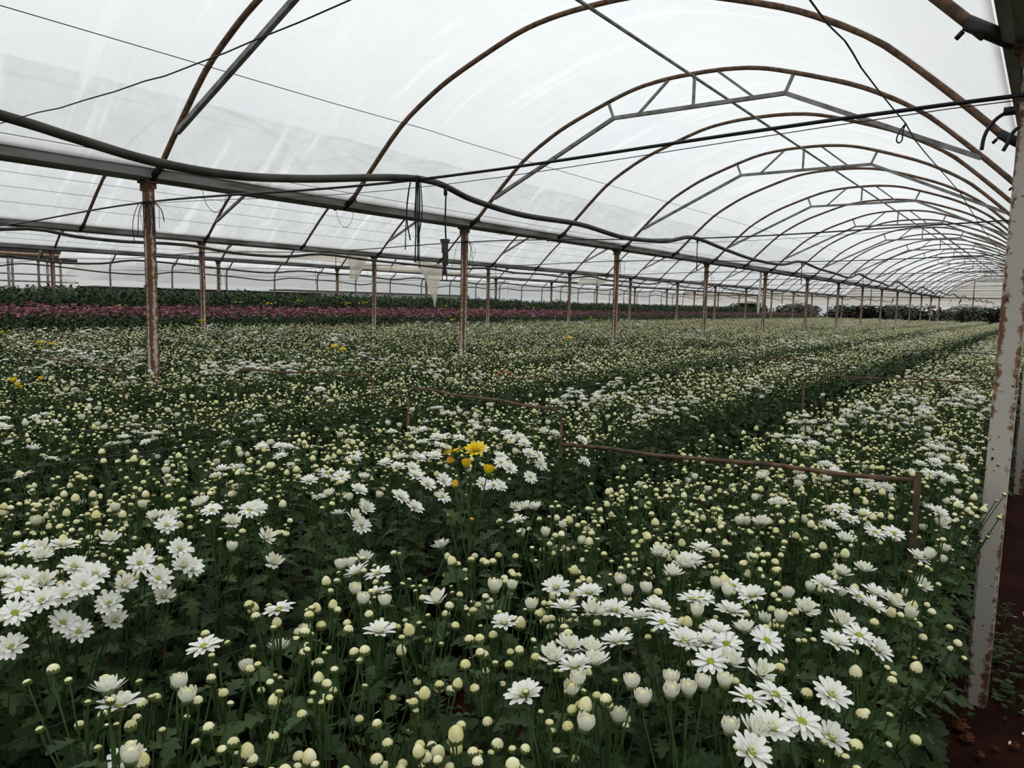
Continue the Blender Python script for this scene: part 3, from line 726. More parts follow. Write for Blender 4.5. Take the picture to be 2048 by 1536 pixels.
def plan_plant(R, h, lean=(0, 0), fixed=(), nrand=9, openness=0., spread=.085, nleaf=15, leafsize=1.):
    """one chrysanthemum: stem polylines, leaf matrices, heads. fixed = [(kind, local position, direction)]"""
    stems, leaves, heads = [], [], []
    lx, ly = lean
    def axis(z): t = z/h; return Vector((lx*t*t, ly*t*t, z))
    ztop = h-.07
    stems.append(([axis(ztop*k/6)+Vector((.004*math.sin(3*k+R.random()), .004*math.cos(2.3*k), 0)) for k in range(7)], [.0042-.0020*k/6 for k in range(7)]))
    todo = [(k, Vector(p), Vector(d), 1.) for k, p, d in fixed]
    for i in range(nrand):
        a = R.uniform(0, 6.283); rad = spread*math.sqrt(R.random()) if i else .01
        zz = h - .012 - 3.2*rad*rad - (R.random()**1.6)*.13
        p = Vector((lx + math.cos(a)*rad, ly + math.sin(a)*rad, zz))
        u = R.random()
        if u < openness: k = R.choice(['flower_open', 'flower_flat', 'flower_open', 'flower_half'])
        elif u < openness*1.35: k = R.choice(['bud_opening', 'flower_half'])
        else:
            v = R.random() + (h-zz)*1.6
            k = 'bud_egg' if v < .22 else 'bud_opening' if v < .255 else 'bud_round' if v < .72 else 'bud_small'
        d = Vector((math.cos(a)*rad*3+lx*1.5+R.uniform(-.14, .14), math.sin(a)*rad*3+ly*1.5+R.uniform(-.14, .14), 1))
        todo.append((k, p, d, R.uniform(.86, 1.16)))
    for k, p, d, s in todo:
        q = axis(max(.2, min(p.z-.05, ztop)))
        out = (p-q).to_2d().length
        z0 = max(.15, min(ztop, p.z-.06-out*1.6-R.uniform(0, .08)))
        b = axis(z0); m = b.lerp(p, .55); m.z -= .012
        c = p - d.normalized()*.02
        stems.append(([b, b.lerp(m, .55)+(p-b).to_2d().to_3d()*.08, m, c, p], [.0020, .0018, .0016, .0015, .0016]))
        heads.append((k, along(d, p, R.uniform(0, 6.28), s)))
        if R.random() < .55:
            a = R.uniform(0, 6.28); e = R.uniform(.5, 1.1)
            leaves.append(('small', along((math.cos(a), math.sin(a), e*1.2), b.lerp(p, R.uniform(.1, .6)), 0, 1) @ Matrix.Rotation(-math.pi/2, 4, 'Y') @ Matrix.Scale(R.uniform(.03, .055), 4)))
    ang = R.uniform(0, 6.28)
    for i in range(nleaf):
        t = (i+R.uniform(0, .6))/nleaf
        z = h*(.10+.80*t); ang += 2.4
        el = math.radians(R.uniform(-5, 28)+35*max(0, t-.5)); tw = R.uniform(-.4, .4)
        s = (.140-.080*t)*R.uniform(.85, 1.15)*leafsize
        Mx = Matrix.Translation(axis(z)) @ RZ(ang) @ Matrix.Rotation(-el, 4, 'Y') @ Matrix.Rotation(tw, 4, 'X') @ Matrix.Translation((.008, 0, 0)) @ Matrix.Scale(s, 4)
        leaves.append(('big%d' % R.randrange(3), Mx))
    return stems, leaves, heads
LEAFG = {lod: {'small': leaf_g('small', lod, .25), 'big0': leaf_g('big', lod, .45), 'big1': leaf_g('big', lod, .2, .35), 'big2': leaf_g('big', lod, .7, .15)} for lod in (0, 1, 2)}
HJ = {lod: {k: head_joined(k, lod) for k in HK} for lod in (1, 2)}
def joined_plant(plan, lod, g=None, Mx=Matrix(), zmin=0., heads=None):
    g = g or G(); stems, leaves, hd = plan; HH = heads or HJ[lod]
    for i, (pts, rad) in enumerate(stems):
        if lod == 2:
            if i: continue
            pts, rad = [pts[0], pts[-1]], [rad[0]*1.3, rad[-1]*1.3]
        elif i: pts, rad = [pts[0], pts[2], pts[4]], [rad[0]*1.1, rad[2]*1.1, rad[4]*1.1]
        t = G(); t.tube(pts, rad, 3, MI['stem'], False); g.addg(t, Mx)
    for j, (k, m) in enumerate(leaves):
        if lod == 2 and (m.translation.z < zmin): continue
        g.addg(LEAFG[lod][k], Mx @ m @ Matrix.Scale(1.25 if lod == 2 else 1, 4), MI['leaf'])
    for k, m in hd: g.addg(HH[k], Mx @ m)
    return g

# ------------------------------------------------------------------ individual plants
LEAFM = {k: g.mesh('leaf_'+k, M['leaf']) for k, g in LEAFG[0].items()}
HM = {}
for k in HK:
    HM[k] = [(nm, pg.mesh(k+'_'+nm, M[mt]), Ms) for nm, pg, mt, Ms in head(k, 0)]
    whole = G(); used = []
    pcs = head(k, 0)
    for nm, pg, mt, Ms in pcs:
        if mt not in used: used.append(mt)
        for m_ in Ms: whole.addg(pg, m_, used.index(mt))
    HM[k+'*'] = whole.mesh(k, [M[x] for x in used])
NAMES = {'bud_small': 'bud', 'bud_round': 'bud', 'bud_egg': 'bud', 'bud_opening': 'opening_bud', 'flower_half': 'flower', 'flower_open': 'flower', 'flower_flat': 'flower'}
def place_head(t, k, m, split, table=HM):
    if not split:
        return obj(NAMES[k], table[k+'*'], t, m)
    root = None
    for nm, me, Ms in table[k]:
        for q in Ms:
            if root is None: root = obj(NAMES[k], me, t, m @ q); inv = q.inverted()
            else: obj(nm, me, root, inv @ q)
    return root
def place_plant(name, loc, plan, label, cat, group, split, table=HM, leafm=LEAFM, stem_mat='stem'):
    t = thing(name, loc, label, cat, group)
    stems, leaves, heads = plan
    g = G()
    for i, (pts, rad) in enumerate(stems):
        g.tube(pts if i == 0 or split else [pts[0], pts[1], pts[2], pts[4]], rad if i == 0 or split else [rad[0], rad[1], rad[2], rad[4]], 5 if split else 4, 0, False)
    obj('stem', g.mesh('stem', M[stem_mat]), t)
    for k, m in leaves: obj('leaf', leafm[k], t, m)
    for k, m in heads: place_head(t, k, m, split, table)
    return t

# beds
def bed_centre(j): return -.72 - 1.59*j
HALF = .50
SP = .138
def zone_h(x):           # height of the crop surface across a bed
    j = round((-.72-x)/1.59); e = abs(x-bed_centre(j))/HALF
    return .985 - .05*max(0, e-.6)
# open daisies seen in the photograph (pixel positions); h = half open
def crop(ox, oy, s, pts): return [(ox+x*s, oy+y*s, k) for x, y, k in pts]
O, Hf, C = 'flower_open', 'flower_half', 'bud_opening'
DAISY = crop(0, 1000, .349, [(365,265,O),(140,275,O),(245,285,Hf),(235,330,Hf),(425,385,O),(545,425,O),(480,490,O),(370,550,O),(240,580,O),(150,450,O),(110,515,O),(250,475,Hf),(85,650,O),(360,705,O),(450,760,O),(625,595,O),(65,845,O),(660,690,Hf),(10,440,O),(800,365,O),(830,330,Hf),(910,450,O),(715,490,Hf),(940,550,Hf),(1050,375,Hf),(1095,390,O),(1570,360,Hf),(1600,630,O),(630,230,Hf),(955,150,O),(1030,285,O),(1170,845,O),(1215,60,O),(1330,130,Hf),(1430,60,O),(1470,50,O),(890,100,Hf),(980,100,Hf),(1525,215,Hf),(1150,20,Hf),(690,1180,O),(750,1500,C),(1035,1070,C),(1075,1150,C),(660,60,C),(820,40,C),(1330,285,C)]) \
 + crop(700, 1000, .349, [(370,45,O),(65,150,O),(90,50,Hf),(20,100,Hf),(40,420,O),(160,425,O),(160,530,O),(170,760,O),(500,580,Hf),(525,270,Hf),(85,335,Hf),(965,120,O),(950,45,Hf),(1010,45,Hf),(1060,50,Hf),(1180,505,O),(1370,535,O),(1235,625,O),(1515,635,O),(1390,640,Hf),(1755,620,O),(1655,675,O),(1790,705,O),(1535,815,O),(1260,850,Hf),(1160,910,Hf),(1290,960,O),(1405,935,Hf),(1380,865,Hf),(1000,1120,O),(1920,810,O),(1960,570,O),(1910,370,Hf),(1960,350,O),(1845,425,Hf),(1770,310,Hf),(1545,475,C),(1700,525,C),(1040,620,C),(1590,540,C),(1835,1120,C),(1840,1050,C),(1310,1050,C),(35,530,C),(70,590,C),(200,600,C),(1615,1070,C),(1680,1160,C),(1935,1110,C),(1120,200,C)]) \
 + crop(1348, 1000, .349, [(590,20,O),(955,50,O),(1005,110,O),(1090,90,O),(890,155,O),(500,135,Hf),(1150,190,O),(1260,195,O),(980,230,Hf),(1520,80,O),(1480,55,O),(1535,100,O),(1610,15,O),(1670,130,O),(1665,230,O),(1525,145,Hf),(1400,335,O),(1560,345,Hf),(1420,495,Hf),(865,490,O),(1090,405,Hf),(955,420,Hf),(160,285,O),(85,350,O),(60,380,Hf),(450,550,O),(150,570,O),(755,630,Hf),(1130,610,O),(1060,560,O),(1150,540,O),(1250,590,Hf),(955,700,Hf),(1060,780,O),(1165,860,O),(920,820,O),(530,810,O),(410,750,Hf),(65,800,O),(190,820,O),(250,760,O),(300,830,O),(210,930,O),(320,930,Hf),(495,995,Hf),(290,1065,C),(430,1140,O),(165,1075,C),(730,1275,O),(900,1365,O),(560,1310,O),(460,1330,Hf),(440,1450,O),(580,1120,O),(900,1120,O),(240,495,C),(305,540,C),(130,660,C),(610,690,C),(320,1330,C),(80,1110,C)]) \
 + crop(700, 750, .293, [(1580,445,O),(1600,595,O),(1300,615,O),(1230,700,O),(1090,640,O),(1030,600,O),(1030,555,O),(1290,555,O),(1220,540,O),(1190,470,O),(1100,430,O),(1160,430,O),(1070,400,O),(1400,405,O),(1320,390,Hf),(500,380,O),(500,465,O),(610,480,O),(650,430,O),(590,430,O),(740,430,O),(850,325,O),(940,325,Hf),(700,265,O),(620,260,O),(750,265,O),(650,240,O),(880,370,O),(980,385,O),(285,395,O),(430,400,O),(350,565,O),(240,605,O),(470,570,O),(580,560,O),(540,545,O),(330,630,O),(430,640,O),(450,690,O),(530,750,O),(640,725,O),(345,835,O),(630,835,O),(905,750,O),(980,755,O),(1020,760,O),(900,505,O),(60,790,O),(30,550,O),(30,580,O)]) \
 + crop(1300, 700, .3652, [(90,235,O),(130,250,O),(50,230,O),(230,310,O),(130,380,O),(220,370,O),(990,640,O),(960,630,O),(1010,670,O),(1090,690,O),(1180,720,O),(960,715,Hf),(830,710,Hf),(620,700,Hf),(1290,760,O),(1230,750,O),(1440,680,O),(1530,680,O),(1590,690,O),(1640,715,O),(1480,630,O),(1560,620,O),(1700,650,O),(1600,600,O),(1540,535,O),(1620,550,O),(1740,550,O),(1590,500,O),(1520,480,O),(1800,490,O),(800,505,O),(890,520,O),(700,480,Hf),(1480,300,O),(1420,290,O),(1530,330,O),(1440,230,O),(1380,210,O),(1290,340,O),(1280,380,O),(980,390,O),(1000,365,O),(1550,400,O),(700,845,Hf),(610,950,Hf)]) \
 + crop(0, 650, .3418, [(770,530,O),(840,520,O),(880,570,O),(800,610,O),(60,500,O),(150,505,O),(40,580,O),(180,640,O),(100,650,O),(1560,540,O),(1580,700,O),(1640,715,O),(1530,720,O),(1690,720,O),(1640,770,O),(1910,870,O),(2000,885,O),(1300,850,O),(1390,840,O),(1320,700,O),(140,880,O),(1810,915,O),(1170,250,O),(1230,260,O),(1170,320,O),(700,330,O),(510,370,O),(470,375,O),(690,200,O),(850,240,O),(470,225,O),(1300,190,O),(1370,200,O),(1900,245,O),(1760,285,O)])
daisy_world = []
for px, py, k in DAISY:
    p = on_plane(px, py, 2, .985)
    for edge in (-.225, -1.60, -3.19):      # flowers that show in front of a bed hang at that bed's edge
        pass
    if p.x > -.225: p = on_plane(px, py, 0, -.225)
    elif -1.58 < p.x < -1.235 and py < 1300: p = on_plane(px, py, 0, -1.60); p.x = -1.60
    daisy_world.append((k, p))

def bed_lean(x):
    j = round((-.72-x)/1.59); e = (x-bed_centre(j))/HALF
    s = 1 if e > 0 else -1
    return s*max(0, abs(e)-.45)*.17
RP = random.Random(11)
cells = []      # every plant position of the near beds
for j in range(-1, 4):
    c = bed_centre(j) if j >= 0 else 1.15
    for y in np.arange(-1.2, 9.0, SP):
        for q in range(8):
            x = c - HALF + (q+.5)*2*HALF/8 + RP.uniform(-.035, .035)
            cells.append((x, y + RP.uniform(-.04, .04), j))
YELLOW_ROOT = Vector((-1.19, 1.45, 0))
HOOPS = [(-2.91, 2.99), (-1.80, 2.86), (-.316, 2.74)]
cells = [c for c in cells if (c[0]-YELLOW_ROOT.x)**2+(c[1]-YELLOW_ROOT.y)**2 > .0036 and all((c[0]-a)**2+(c[1]-b)**2 > .002 for a, b in HOOPS)]
def in_view(x, y, z=.97):
    for dz in (z, z-.25):
        p = project((x, y, dz))
        if p and -70 < p[0] < 2080 and 0 < p[1] < 1610: return True
    return False
order = sorted((c for c in cells if in_view(c[0], c[1]) and c[2] >= 0), key=lambda c: c[0]**2+c[1]**2)
near = order[:300]; near_set = set(near)
rest = [c for c in cells if c not in near_set]
# give each daisy of the photograph to the closest plant
own = {c: [] for c in near}; far_open = {}
nx = np.array([[c[0], c[1]] for c in near]); rx = np.array([[c[0], c[1]] for c in rest])
for k, p in daisy_world:
    d = (nx[:, 0]-p.x)**2+(nx[:, 1]-p.y)**2; i = int(d.argmin())
    if d[i] < (.40 if abs(p.x+1.60) < 1e-3 or p.z < .93 else .28)**2: own[near[i]].append((k, p)); continue
    d = (rx[:, 0]-p.x)**2+(rx[:, 1]-p.y)**2; i = int(d.argmin())
    if d[i] < .3**2: far_open[rest[i]] = far_open.get(rest[i], 0)+1
used_labels = {}
def near_label(c, heads, j):
    no = sum(k in ('flower_open', 'flower_flat') for k, m in heads); nh = sum(k in ('flower_half', 'bud_opening') for k, m in heads); nb = len(heads)-no-nh
    num = ['no', 'one', 'two', 'three', 'four', 'five', 'six', 'seven', 'eight', 'nine', 'ten', 'eleven', 'twelve', 'thirteen', 'fourteen']
    e = c[0]-bed_centre(j)
    side = ['path', 'path', 'left'][j if j < 3 else 2] if e < -.25 else ['red-soil', 'path', 'path'][j if j < 3 else 2] if e > .25 else None
    where = ['front', 'second', 'third', 'fourth'][j] + ' bed ' + ('%s edge' % side if side else 'middle')
    p = project((c[0], c[1], .97))
    dep = ['farthest', 'farther', 'midway', 'near', 'very-near', 'lowermost'][int(np.searchsorted([960, 1050, 1150, 1270, 1400], p[1]))]
    lr = ['far-left', 'left', 'left-of-centre', 'centre-left', 'centre-right', 'right-of-centre', 'right', 'far-right'][int(np.searchsorted([230, 500, 780, 1050, 1320, 1560, 1760], p[0]))]
    bits = []
    if no: bits.append('%s open' % num[no])
    if nh: bits.append('%s half-open' % num[nh])
    if nb: bits.append('%s closed' % num[min(nb, 14)])
    lab = 'white chrysanthemum, %s heads, %s, %s %s' % (' '.join(bits), where, dep, lr)
    return lab, 'white chrysanthemums in the '+['front', 'second', 'third', 'fourth'][j]+' bed'
def build_near():
    for c in near:
        x, y, j = c
        R = random.Random(int((x+20)*9973)+int(y*7919))
        h = zone_h(x) + R.uniform(-.055, .045)
        mine = own[c]
        fixed = []
        for k, p in mine:
            lx = bed_lean(p.x)
            d = Vector((lx*4.5+R.uniform(-.2, .25), R.uniform(-.35, .1), 1))
            if p.z < .9: d = Vector((.55+R.uniform(-.2, .2), -.25+R.uniform(-.2, .2), .8))
            if k == 'flower_open' and R.random() < .4: k = 'flower_flat'
            if k == 'bud_opening': d = Vector((R.uniform(-.15, .15), R.uniform(-.15, .15), 1))
            fixed.append((k, p-Vector((x, y, 0))-d.normalized()*.004, d))
        if fixed: h = max(h, min(1.02, max(f[1].z for f in fixed)+.005))
        plan = plan_plant(R, h, (bed_lean(x), R.uniform(-.02, .02)), fixed, max(3, R.randint(9, 13)-2*len(fixed)), 0 if not fixed else .02, .088, 26)
        dist = math.hypot(x, y)
        lab, grp = near_label(c, plan[2], j)
        t = place_plant('white_chrysanthemum', (x, y, 0), plan, lab, 'chrysanthemum', grp, dist < 1.75)
        used_labels.setdefault(lab, []).append((project((x, y, h))[0], t))
build_near()
for lab, ts in used_labels.items():
    if len(ts) < 2: continue
    ts.sort(key=lambda q: q[0])
    for i, (px, t) in enumerate(ts):
        w = 'leftmost alike' if i == 0 else 'rightmost alike' if i == len(ts)-1 else ORD[i]+' alike from left'
        full = lab.replace(' heads', '')+', '+w
        t['label'] = full if len(full.split()) <= 16 else full.replace(' alike', '')

# ------------------------------------------------------------------ the rest of the field
def gn_scatter(name, variants, pts, label, cat):
    """pts: list of (x, y, z, rot, scale, variant)"""
    me = bpy.data.meshes.new(name); me.from_pydata([p[:3] for p in pts], [], [])
    a = me.attributes.new('rot', 'FLOAT_VECTOR', 'POINT'); a.data.foreach_set('vector', [v for p in pts for v in (0, 0, p[3])])
    a = me.attributes.new('scl', 'FLOAT', 'POINT'); a.data.foreach_set('value', [p[4] for p in pts])
    a = me.attributes.new('var', 'INT', 'POINT'); a.data.foreach_set('value', [p[5] for p in pts])
    o = obj(name, me)
    ng = bpy.data.node_groups.new(name, 'GeometryNodeTree')
    ng.interface.new_socket('Geometry', in_out='INPUT', socket_type='NodeSocketGeometry'); ng.interface.new_socket('Geometry', in_out='OUTPUT', socket_type='NodeSocketGeometry')
    n, l = ng.nodes, ng.links
    gi, go = n.new('NodeGroupInput'), n.new('NodeGroupOutput')
    jn = n.new('GeometryNodeJoinGeometry'); l.new(jn.outputs[0], go.inputs[0])
    def attr(nm, ty):
        q = n.new('GeometryNodeInputNamedAttribute'); q.data_type = ty; q.inputs['Name'].default_value = nm; return q.outputs['Attribute']
    ar, asc, av = attr('rot', 'FLOAT_VECTOR'), attr('scl', 'FLOAT'), attr('var', 'INT')
    for i, vm in enumerate(variants):
        src = bpy.data.objects.new(name+'_source', vm)          # never linked to the scene
        oi = n.new('GeometryNodeObjectInfo'); oi.inputs['Object'].default_value = src
        cp = n.new('FunctionNodeCompare'); cp.data_type = 'INT'; cp.operation = 'EQUAL'; l.new(av, cp.inputs[2]); cp.inputs[3].default_value = i
        ip = n.new('GeometryNodeInstanceOnPoints')
        l.new(gi.outputs[0], ip.inputs['Points']); l.new(cp.outputs[0], ip.inputs['Selection']); l.new(oi.outputs['Geometry'], ip.inputs['Instance'])
        l.new(ar, ip.inputs['Rotation']); l.new(asc, ip.inputs['Scale'])
        l.new(ip.outputs[0], jn.inputs[0])
    md = o.modifiers.new('scatter', 'NODES'); md.node_group = ng
    return tag(o, label, cat, kind='stuff')
ALLM = [M[k] for k in MATS]
def build_field():
    V = []
    for i in range(6):     # 0-5: in bud
        R = random.Random(100+i); V.append(joined_plant(plan_plant(R, .98, (0, 0), (), R.randint(8, 11), 0.0, .09, 20), 1).mesh('plant_in_bud', ALLM))
    for i in range(5):     # 6-10: in bloom
        R = random.Random(200+i); V.append(joined_plant(plan_plant(R, 1.0, (0, 0), (), R.randint(6, 8), .55, .085, 20), 1).mesh('plant_in_bloom', ALLM))
    # 11-16 patches of a bed, 1 m long
    for i in range(6):
        R = random.Random(300+i); g = G()
        op = [.03, .06, .10, .18, .30, .05][i]
        cx, cy = R.uniform(-.3, .3), R.uniform(.2, .8)
        for y in np.arange(.07, 1, SP):
            for q in range(8):
                x = -HALF+(q+.5)*2*HALF/8 + R.uniform(-.035, .035); yy = y+R.uniform(-.04, .04)
                h = .98+R.uniform(-.06, .05)
                o_ = .75 if (x-cx)**2+(yy-cy)**2 < (op*.9)**2 else op*.25
                pl = plan_plant(R, h, (R.uniform(-.02, .02), 0), (), R.randint(4, 6), o_, .09, 16)
                joined_plant(pl, 2, g, Matrix.Translation((x, yy-.5, 0)), .5)
        V.append(g.mesh('bed_patch', ALLM))
    R = random.Random(55); pts = []
    for c in rest:
        x, y, j = c
        if y > 8.99: continue
        cl = noise.noise((x*1.5, y*1.5, 3.3)) + .35*noise.noise((x*5, y*5, 1))
        bloom = far_open.get(c, 0) > 0 or (cl > .42 and y > 3.2)
        v = R.randrange(6, 11) if bloom else R.randrange(0, 6)
        pts.append((x, y, 0, R.uniform(0, 6.28), (zone_h(x)+R.uniform(-.05, .045))/.98 if j >= 0 else 1, v))
    for j in range(-1, 9):
        c = bed_centre(j) if j >= 0 else 1.15
        y = 9.5 if j < 4 else -.5
        while y < YE-1.2:
            p = [project((c+dx, y, 1.0)) for dx in (-.6, .6)]
            if any(q and -250 < q[0] < 2300 for q in p):
                cl = noise.noise((c*.35, y*.35, 7.7))
                v = 11 + (R.choice([0, 1, 5]) if cl < 0 else R.choice([1, 2, 3]) if cl < .3 else R.choice([3, 4]))
                pts.append((c+R.uniform(-.04, .04), y, 0, R.choice([0, math.pi])+R.uniform(-.04, .04), R.uniform(.99, 1.06), v))
            y += 1.0
    gn_scatter('white_chrysanthemum_field', V, pts, 'white chrysanthemums in bud and bloom filling the beds behind the nearest plants', 'chrysanthemums')
build_field()

# ------------------------------------------------------------------ pink beds, tall green shoots
def build_pink():
    HP = {k: head_joined(k, 2, petal='pink', young='pink', bud='pink') for k in HK}
    V = []
    for i in range(5):
        R = random.Random(400+i); pl = plan_plant(R, 1.32, (0, 0), (), R.randint(6, 9), .65, .14, 18, 1.2)
        V.append(joined_plant(pl, 2, heads={k: HP[k] for k in HK}, zmin=.5).mesh('pink_plant', ALLM))
    for i in range(3):
        R = random.Random(430+i); g = G()
        for y in np.arange(.1, 1, .2):
            for q in range(6):
                pl = plan_plant(R, 1.32+R.uniform(-.09, .06), (0, 0), (), R.randint(2, 4), .5, .12, 11, 1.3)
                joined_plant(pl, 2, g, Matrix.Translation((-.6+.24*q+R.uniform(-.06, .06), y-.5+R.uniform(-.06, .06), 0)), .5, HP)
        V.append(g.mesh('pink_patch', ALLM))
    R = random.Random(9); pts = []; n = 0
    place = []
    for x in np.arange(-14.45, -17.6, -.26):
        for y in np.arange(3.5, 26, .26):
            xx, yy = x+R.uniform(-.07, .07), y+R.uniform(-.07, .07)
            p = project((xx, yy, 1.3))
            if p and -20 < p[0] < 2060: place.append((xx, yy, p[2], p))
    place.sort(key=lambda c: c[2])
    for c in place[:300]:
        o = obj('pink_chrysanthemum', V[R.randrange(5)], None, Matrix.Translation((c[0], c[1], 0)) @ RZ(R.uniform(0, 6.28)) @ Matrix.Scale(R.uniform(.94, 1.06), 4))
        rowi = int((-14.3-c[0])/.8); 
        lab = 'pink chrysanthemum, %s of the pink bed, %s' % (['front', 'second strip', 'middle', 'back strip', 'rear'][min(rowi, 4)], 'left of the nearest field post' if c[3][0] < 290 else 'right of the nearest field post')
        tag(o, lab, 'chrysanthemum', 'pink chrysanthemums, far left bed '+str(min(rowi, 4)+1))
    for c in place[300:]: pts.append((c[0], c[1], 0, R.uniform(0, 6.28), R.uniform(.94, 1.06), R.randrange(5)))
    for x in (-15.05, -16.7):
        for y in np.arange(26.5, YE-1, 1.0): pts.append((x, y, 0, R.choice([0, math.pi]), R.uniform(.97, 1.03), 5+R.randrange(3)))
    gn_scatter('pink_chrysanthemum_bed', V, pts, 'dusty pink chrysanthemums receding in the bed beyond the white field', 'chrysanthemums')
    # tall unflowered crop
    V = []
    for i in range(4):
        R = random.Random(500+i); g = G()
        for k in range(34):
            x, y, h = R.uniform(-.5, .5), R.uniform(-.5, .5), R.uniform(1.42, 1.70)
            t = G(); t.tube([(x, y, .2), (x+R.uniform(-.03, .03), y, h)], .006, 3, MI['stem'], False); g.addg(t)
            for z in np.arange(.55, h, .055):
                a = R.uniform(0, 6.28)
                g.addg(LEAFG[2]['big%d' % R.randrange(3)], Matrix.Translation((x, y, z)) @ RZ(a) @ Matrix.Rotation(-R.uniform(.2, 1.0), 4, 'Y') @ Matrix.Scale(R.uniform(.10, .16), 4), MI['shoot'])
        V.append(g.mesh('green_patch', ALLM))
    pts = []
    for x in np.arange(-18.3, -25.6, -1.02):
        for y in np.arange(4, YE-1, .98):
            p = project((x, y, 1.5))
            if p and -120 < p[0] < 2100: pts.append((x+R.uniform(-.05, .05), y, 0, R.choice([0, 1.571, 3.14, 4.71]), R.uniform(.95, 1.05)*(1.02 if y < 28 else .97), R.randrange(4)))
    gn_scatter('green_shoots', V, pts, 'tall dark green leafy shoots without flowers in the far left beds', 'foliage')
build_pink()

# ------------------------------------------------------------------ yellow and odd-coloured plants
def coloured_table(col, bud):
    T = {}
    for k in HK:
        pcs = head(k, 0, petal=col, young=col, bud=bud)
        T[k] = [(nm, pg.mesh(k+'_'+nm, M[mt if not (nm == 'heart') else bud]), Ms) for nm, pg, mt, Ms in pcs]
        whole = G(); used = []
        for nm, pg, mt, Ms in pcs:
            mt = bud if nm == 'heart' else ('orange' if nm == 'disc' and col == 'yellow' else mt)
            if mt not in used: used.append(mt)
            for m_ in Ms: whole.addg(pg, m_, used.index(mt))
        T[k+'*'] = whole.mesh(k, [M[x] for x in used])
    return T
def build_coloured():
    TY = coloured_table('yellow', 'orange')
    # the large yellow plant in the path
    R = random.Random(77); rt_ = YELLOW_ROOT
    def at(px, py): return on_plane(px, py, 1, rt_.y) - rt_
    fx = [('flower_flat', at(908, 908), Vector((-.25, -.05, 1))), ('flower_open', at(952, 904), Vector((.18, -.45, 1))), ('bud_opening', at(933, 936), Vector((0, 0, 1))), ('bud_egg', at(901, 930), Vector((-.1, 0, 1))), ('bud_opening', at(975, 948), Vector((.25, 0, 1))), ('bud_egg', at(911, 977), Vector((-.05, 0, 1))), ('bud_round', at(900, 1036), Vector((-.1, 0, 1))), ('bud_small', at(943, 1042), Vector((.1, 0, 1)))]
    plan = plan_plant(R, 1.16, (.0, 0), fx, 0, 0, .08, 17, 1.35)
    place_plant('yellow_chrysanthemum', rt_, plan, 'tall yellow chrysanthemum with two open flowers and orange buds, front centre', 'chrysanthemum', None, True, TY)
    spots = [((90, 685), 1.12, 'yellow chrysanthemum in front of the far left hoop', 3), ((52, 748), 1.10, 'cluster of orange-yellow buds at the left edge below the hoop', 0), ((672, 695), 1.14, 'pair of yellow chrysanthemum flowers left of the orange post', 3), ((1138, 675), 1.14, 'yellow chrysanthemum between the second and third field posts', 3),
             ((1366, 641), 1.18, 'yellow chrysanthemum just left of the fourth field post', 3), ((405, 640), 1.2, 'yellow chrysanthemum at the foot of the second-row post', 3), ((1185, 635), 1.25, 'yellow chrysanthemum left of the third field post, far', 3), ((1630, 640), 1.2, 'yellow chrysanthemum beside the sixth field post', 4), ((906, 638), 1.2, 'yellow chrysanthemum behind the orange post, far', 3),
             ((1955, 640), 1.1, 'yellow chrysanthemum far off, left of the large rusty post', 4), ((10, 660), 1.15, 'single yellow flower at the left edge of the white field', 1)]
    for (px, py), z, lab, n in spots:
        p = on_plane(px, py, 2, z); R = random.Random(px)
        far = p.length > 8
        s = 1.25 if far else 1.0
        fx = [(R.choice(['flower_open', 'flower_flat', 'flower_half']), Vector((R.uniform(-.06, .06)*s, R.uniform(-.06, .06)*s, z+R.uniform(-.035, .01))), Vector((R.uniform(-.3, .3), R.uniform(-.4, .1), 1))) for q in range(n)]
        fx += [('bud_opening', Vector((R.uniform(-.09, .09), R.uniform(-.09, .09), z-R.uniform(.02, .08))), Vector((0, 0, 1))) for q in range(2 if n else 5)]
        place_plant('yellow_chrysanthemum', (p.x, p.y, 0), plan_plant(R, z-.04, (0, 0), fx, 0, 0, .08, 12, 1.1), lab, 'chrysanthemum', None, False, TY)
    pink_spots = [((475, 604), 'in the pink bed right of the nearest post'), ((545, 606), 'in the pink bed, centre left'), ((600, 602), 'above the pink bed, left of the torn film'), ((725, 605), 'in the pink bed left of the torn film'), ((240, 612), 'in the pink bed left of the nearest post'), ((690, 606), 'in the pink bed beside another yellow one'), ((960, 616), 'in the pink bed right of the orange post'), ((890, 612), 'in the pink bed behind the torn film tail'), ((1060, 615), 'in the pink bed near the centre')]
    for (px, py), w in pink_spots:
        p = on_plane(px, py, 0, -16.0); R = random.Random(px)
        fx = [(R.choice(['flower_open', 'flower_flat']), Vector((R.uniform(-.14, .14), R.uniform(-.14, .14), p.z+R.uniform(-.05, .02))), Vector((R.uniform(-.3, .3), R.uniform(-.4, .1), 1))) for q in range(5)]
        place_plant('yellow_chrysanthemum', (p.x, p.y, 0), plan_plant(R, p.z-.04, (0, 0), fx, 0, 0, .08, 8, 1.1), 'yellow chrysanthemum '+w, 'chrysanthemum', None, False, TY)
    TD = coloured_table('dusty_pink', 'dusty_pink'); p = on_plane(1025, 745, 2, 1.06); R = random.Random(4)
    fx = [(R.choice(['bud_opening', 'bud_egg', 'bud_round']), Vector((R.uniform(-.16, .16), R.uniform(-.12, .12), 1.06-R.uniform(0, .05))), Vector((0, 0, 1))) for q in range(8)]
    place_plant('salmon_chrysanthemum', (p.x, p.y, 0), plan_plant(R, 1.03, (0, 0), fx, 0, 0, .08, 10), 'chrysanthemum with dusty salmon-pink buds in mid field, centre', 'chrysanthemum', None, False, TD)
    TM = coloured_table('maroon', 'maroon'); p = on_plane(1381, 657, 2, 1.2); R = random.Random(5)
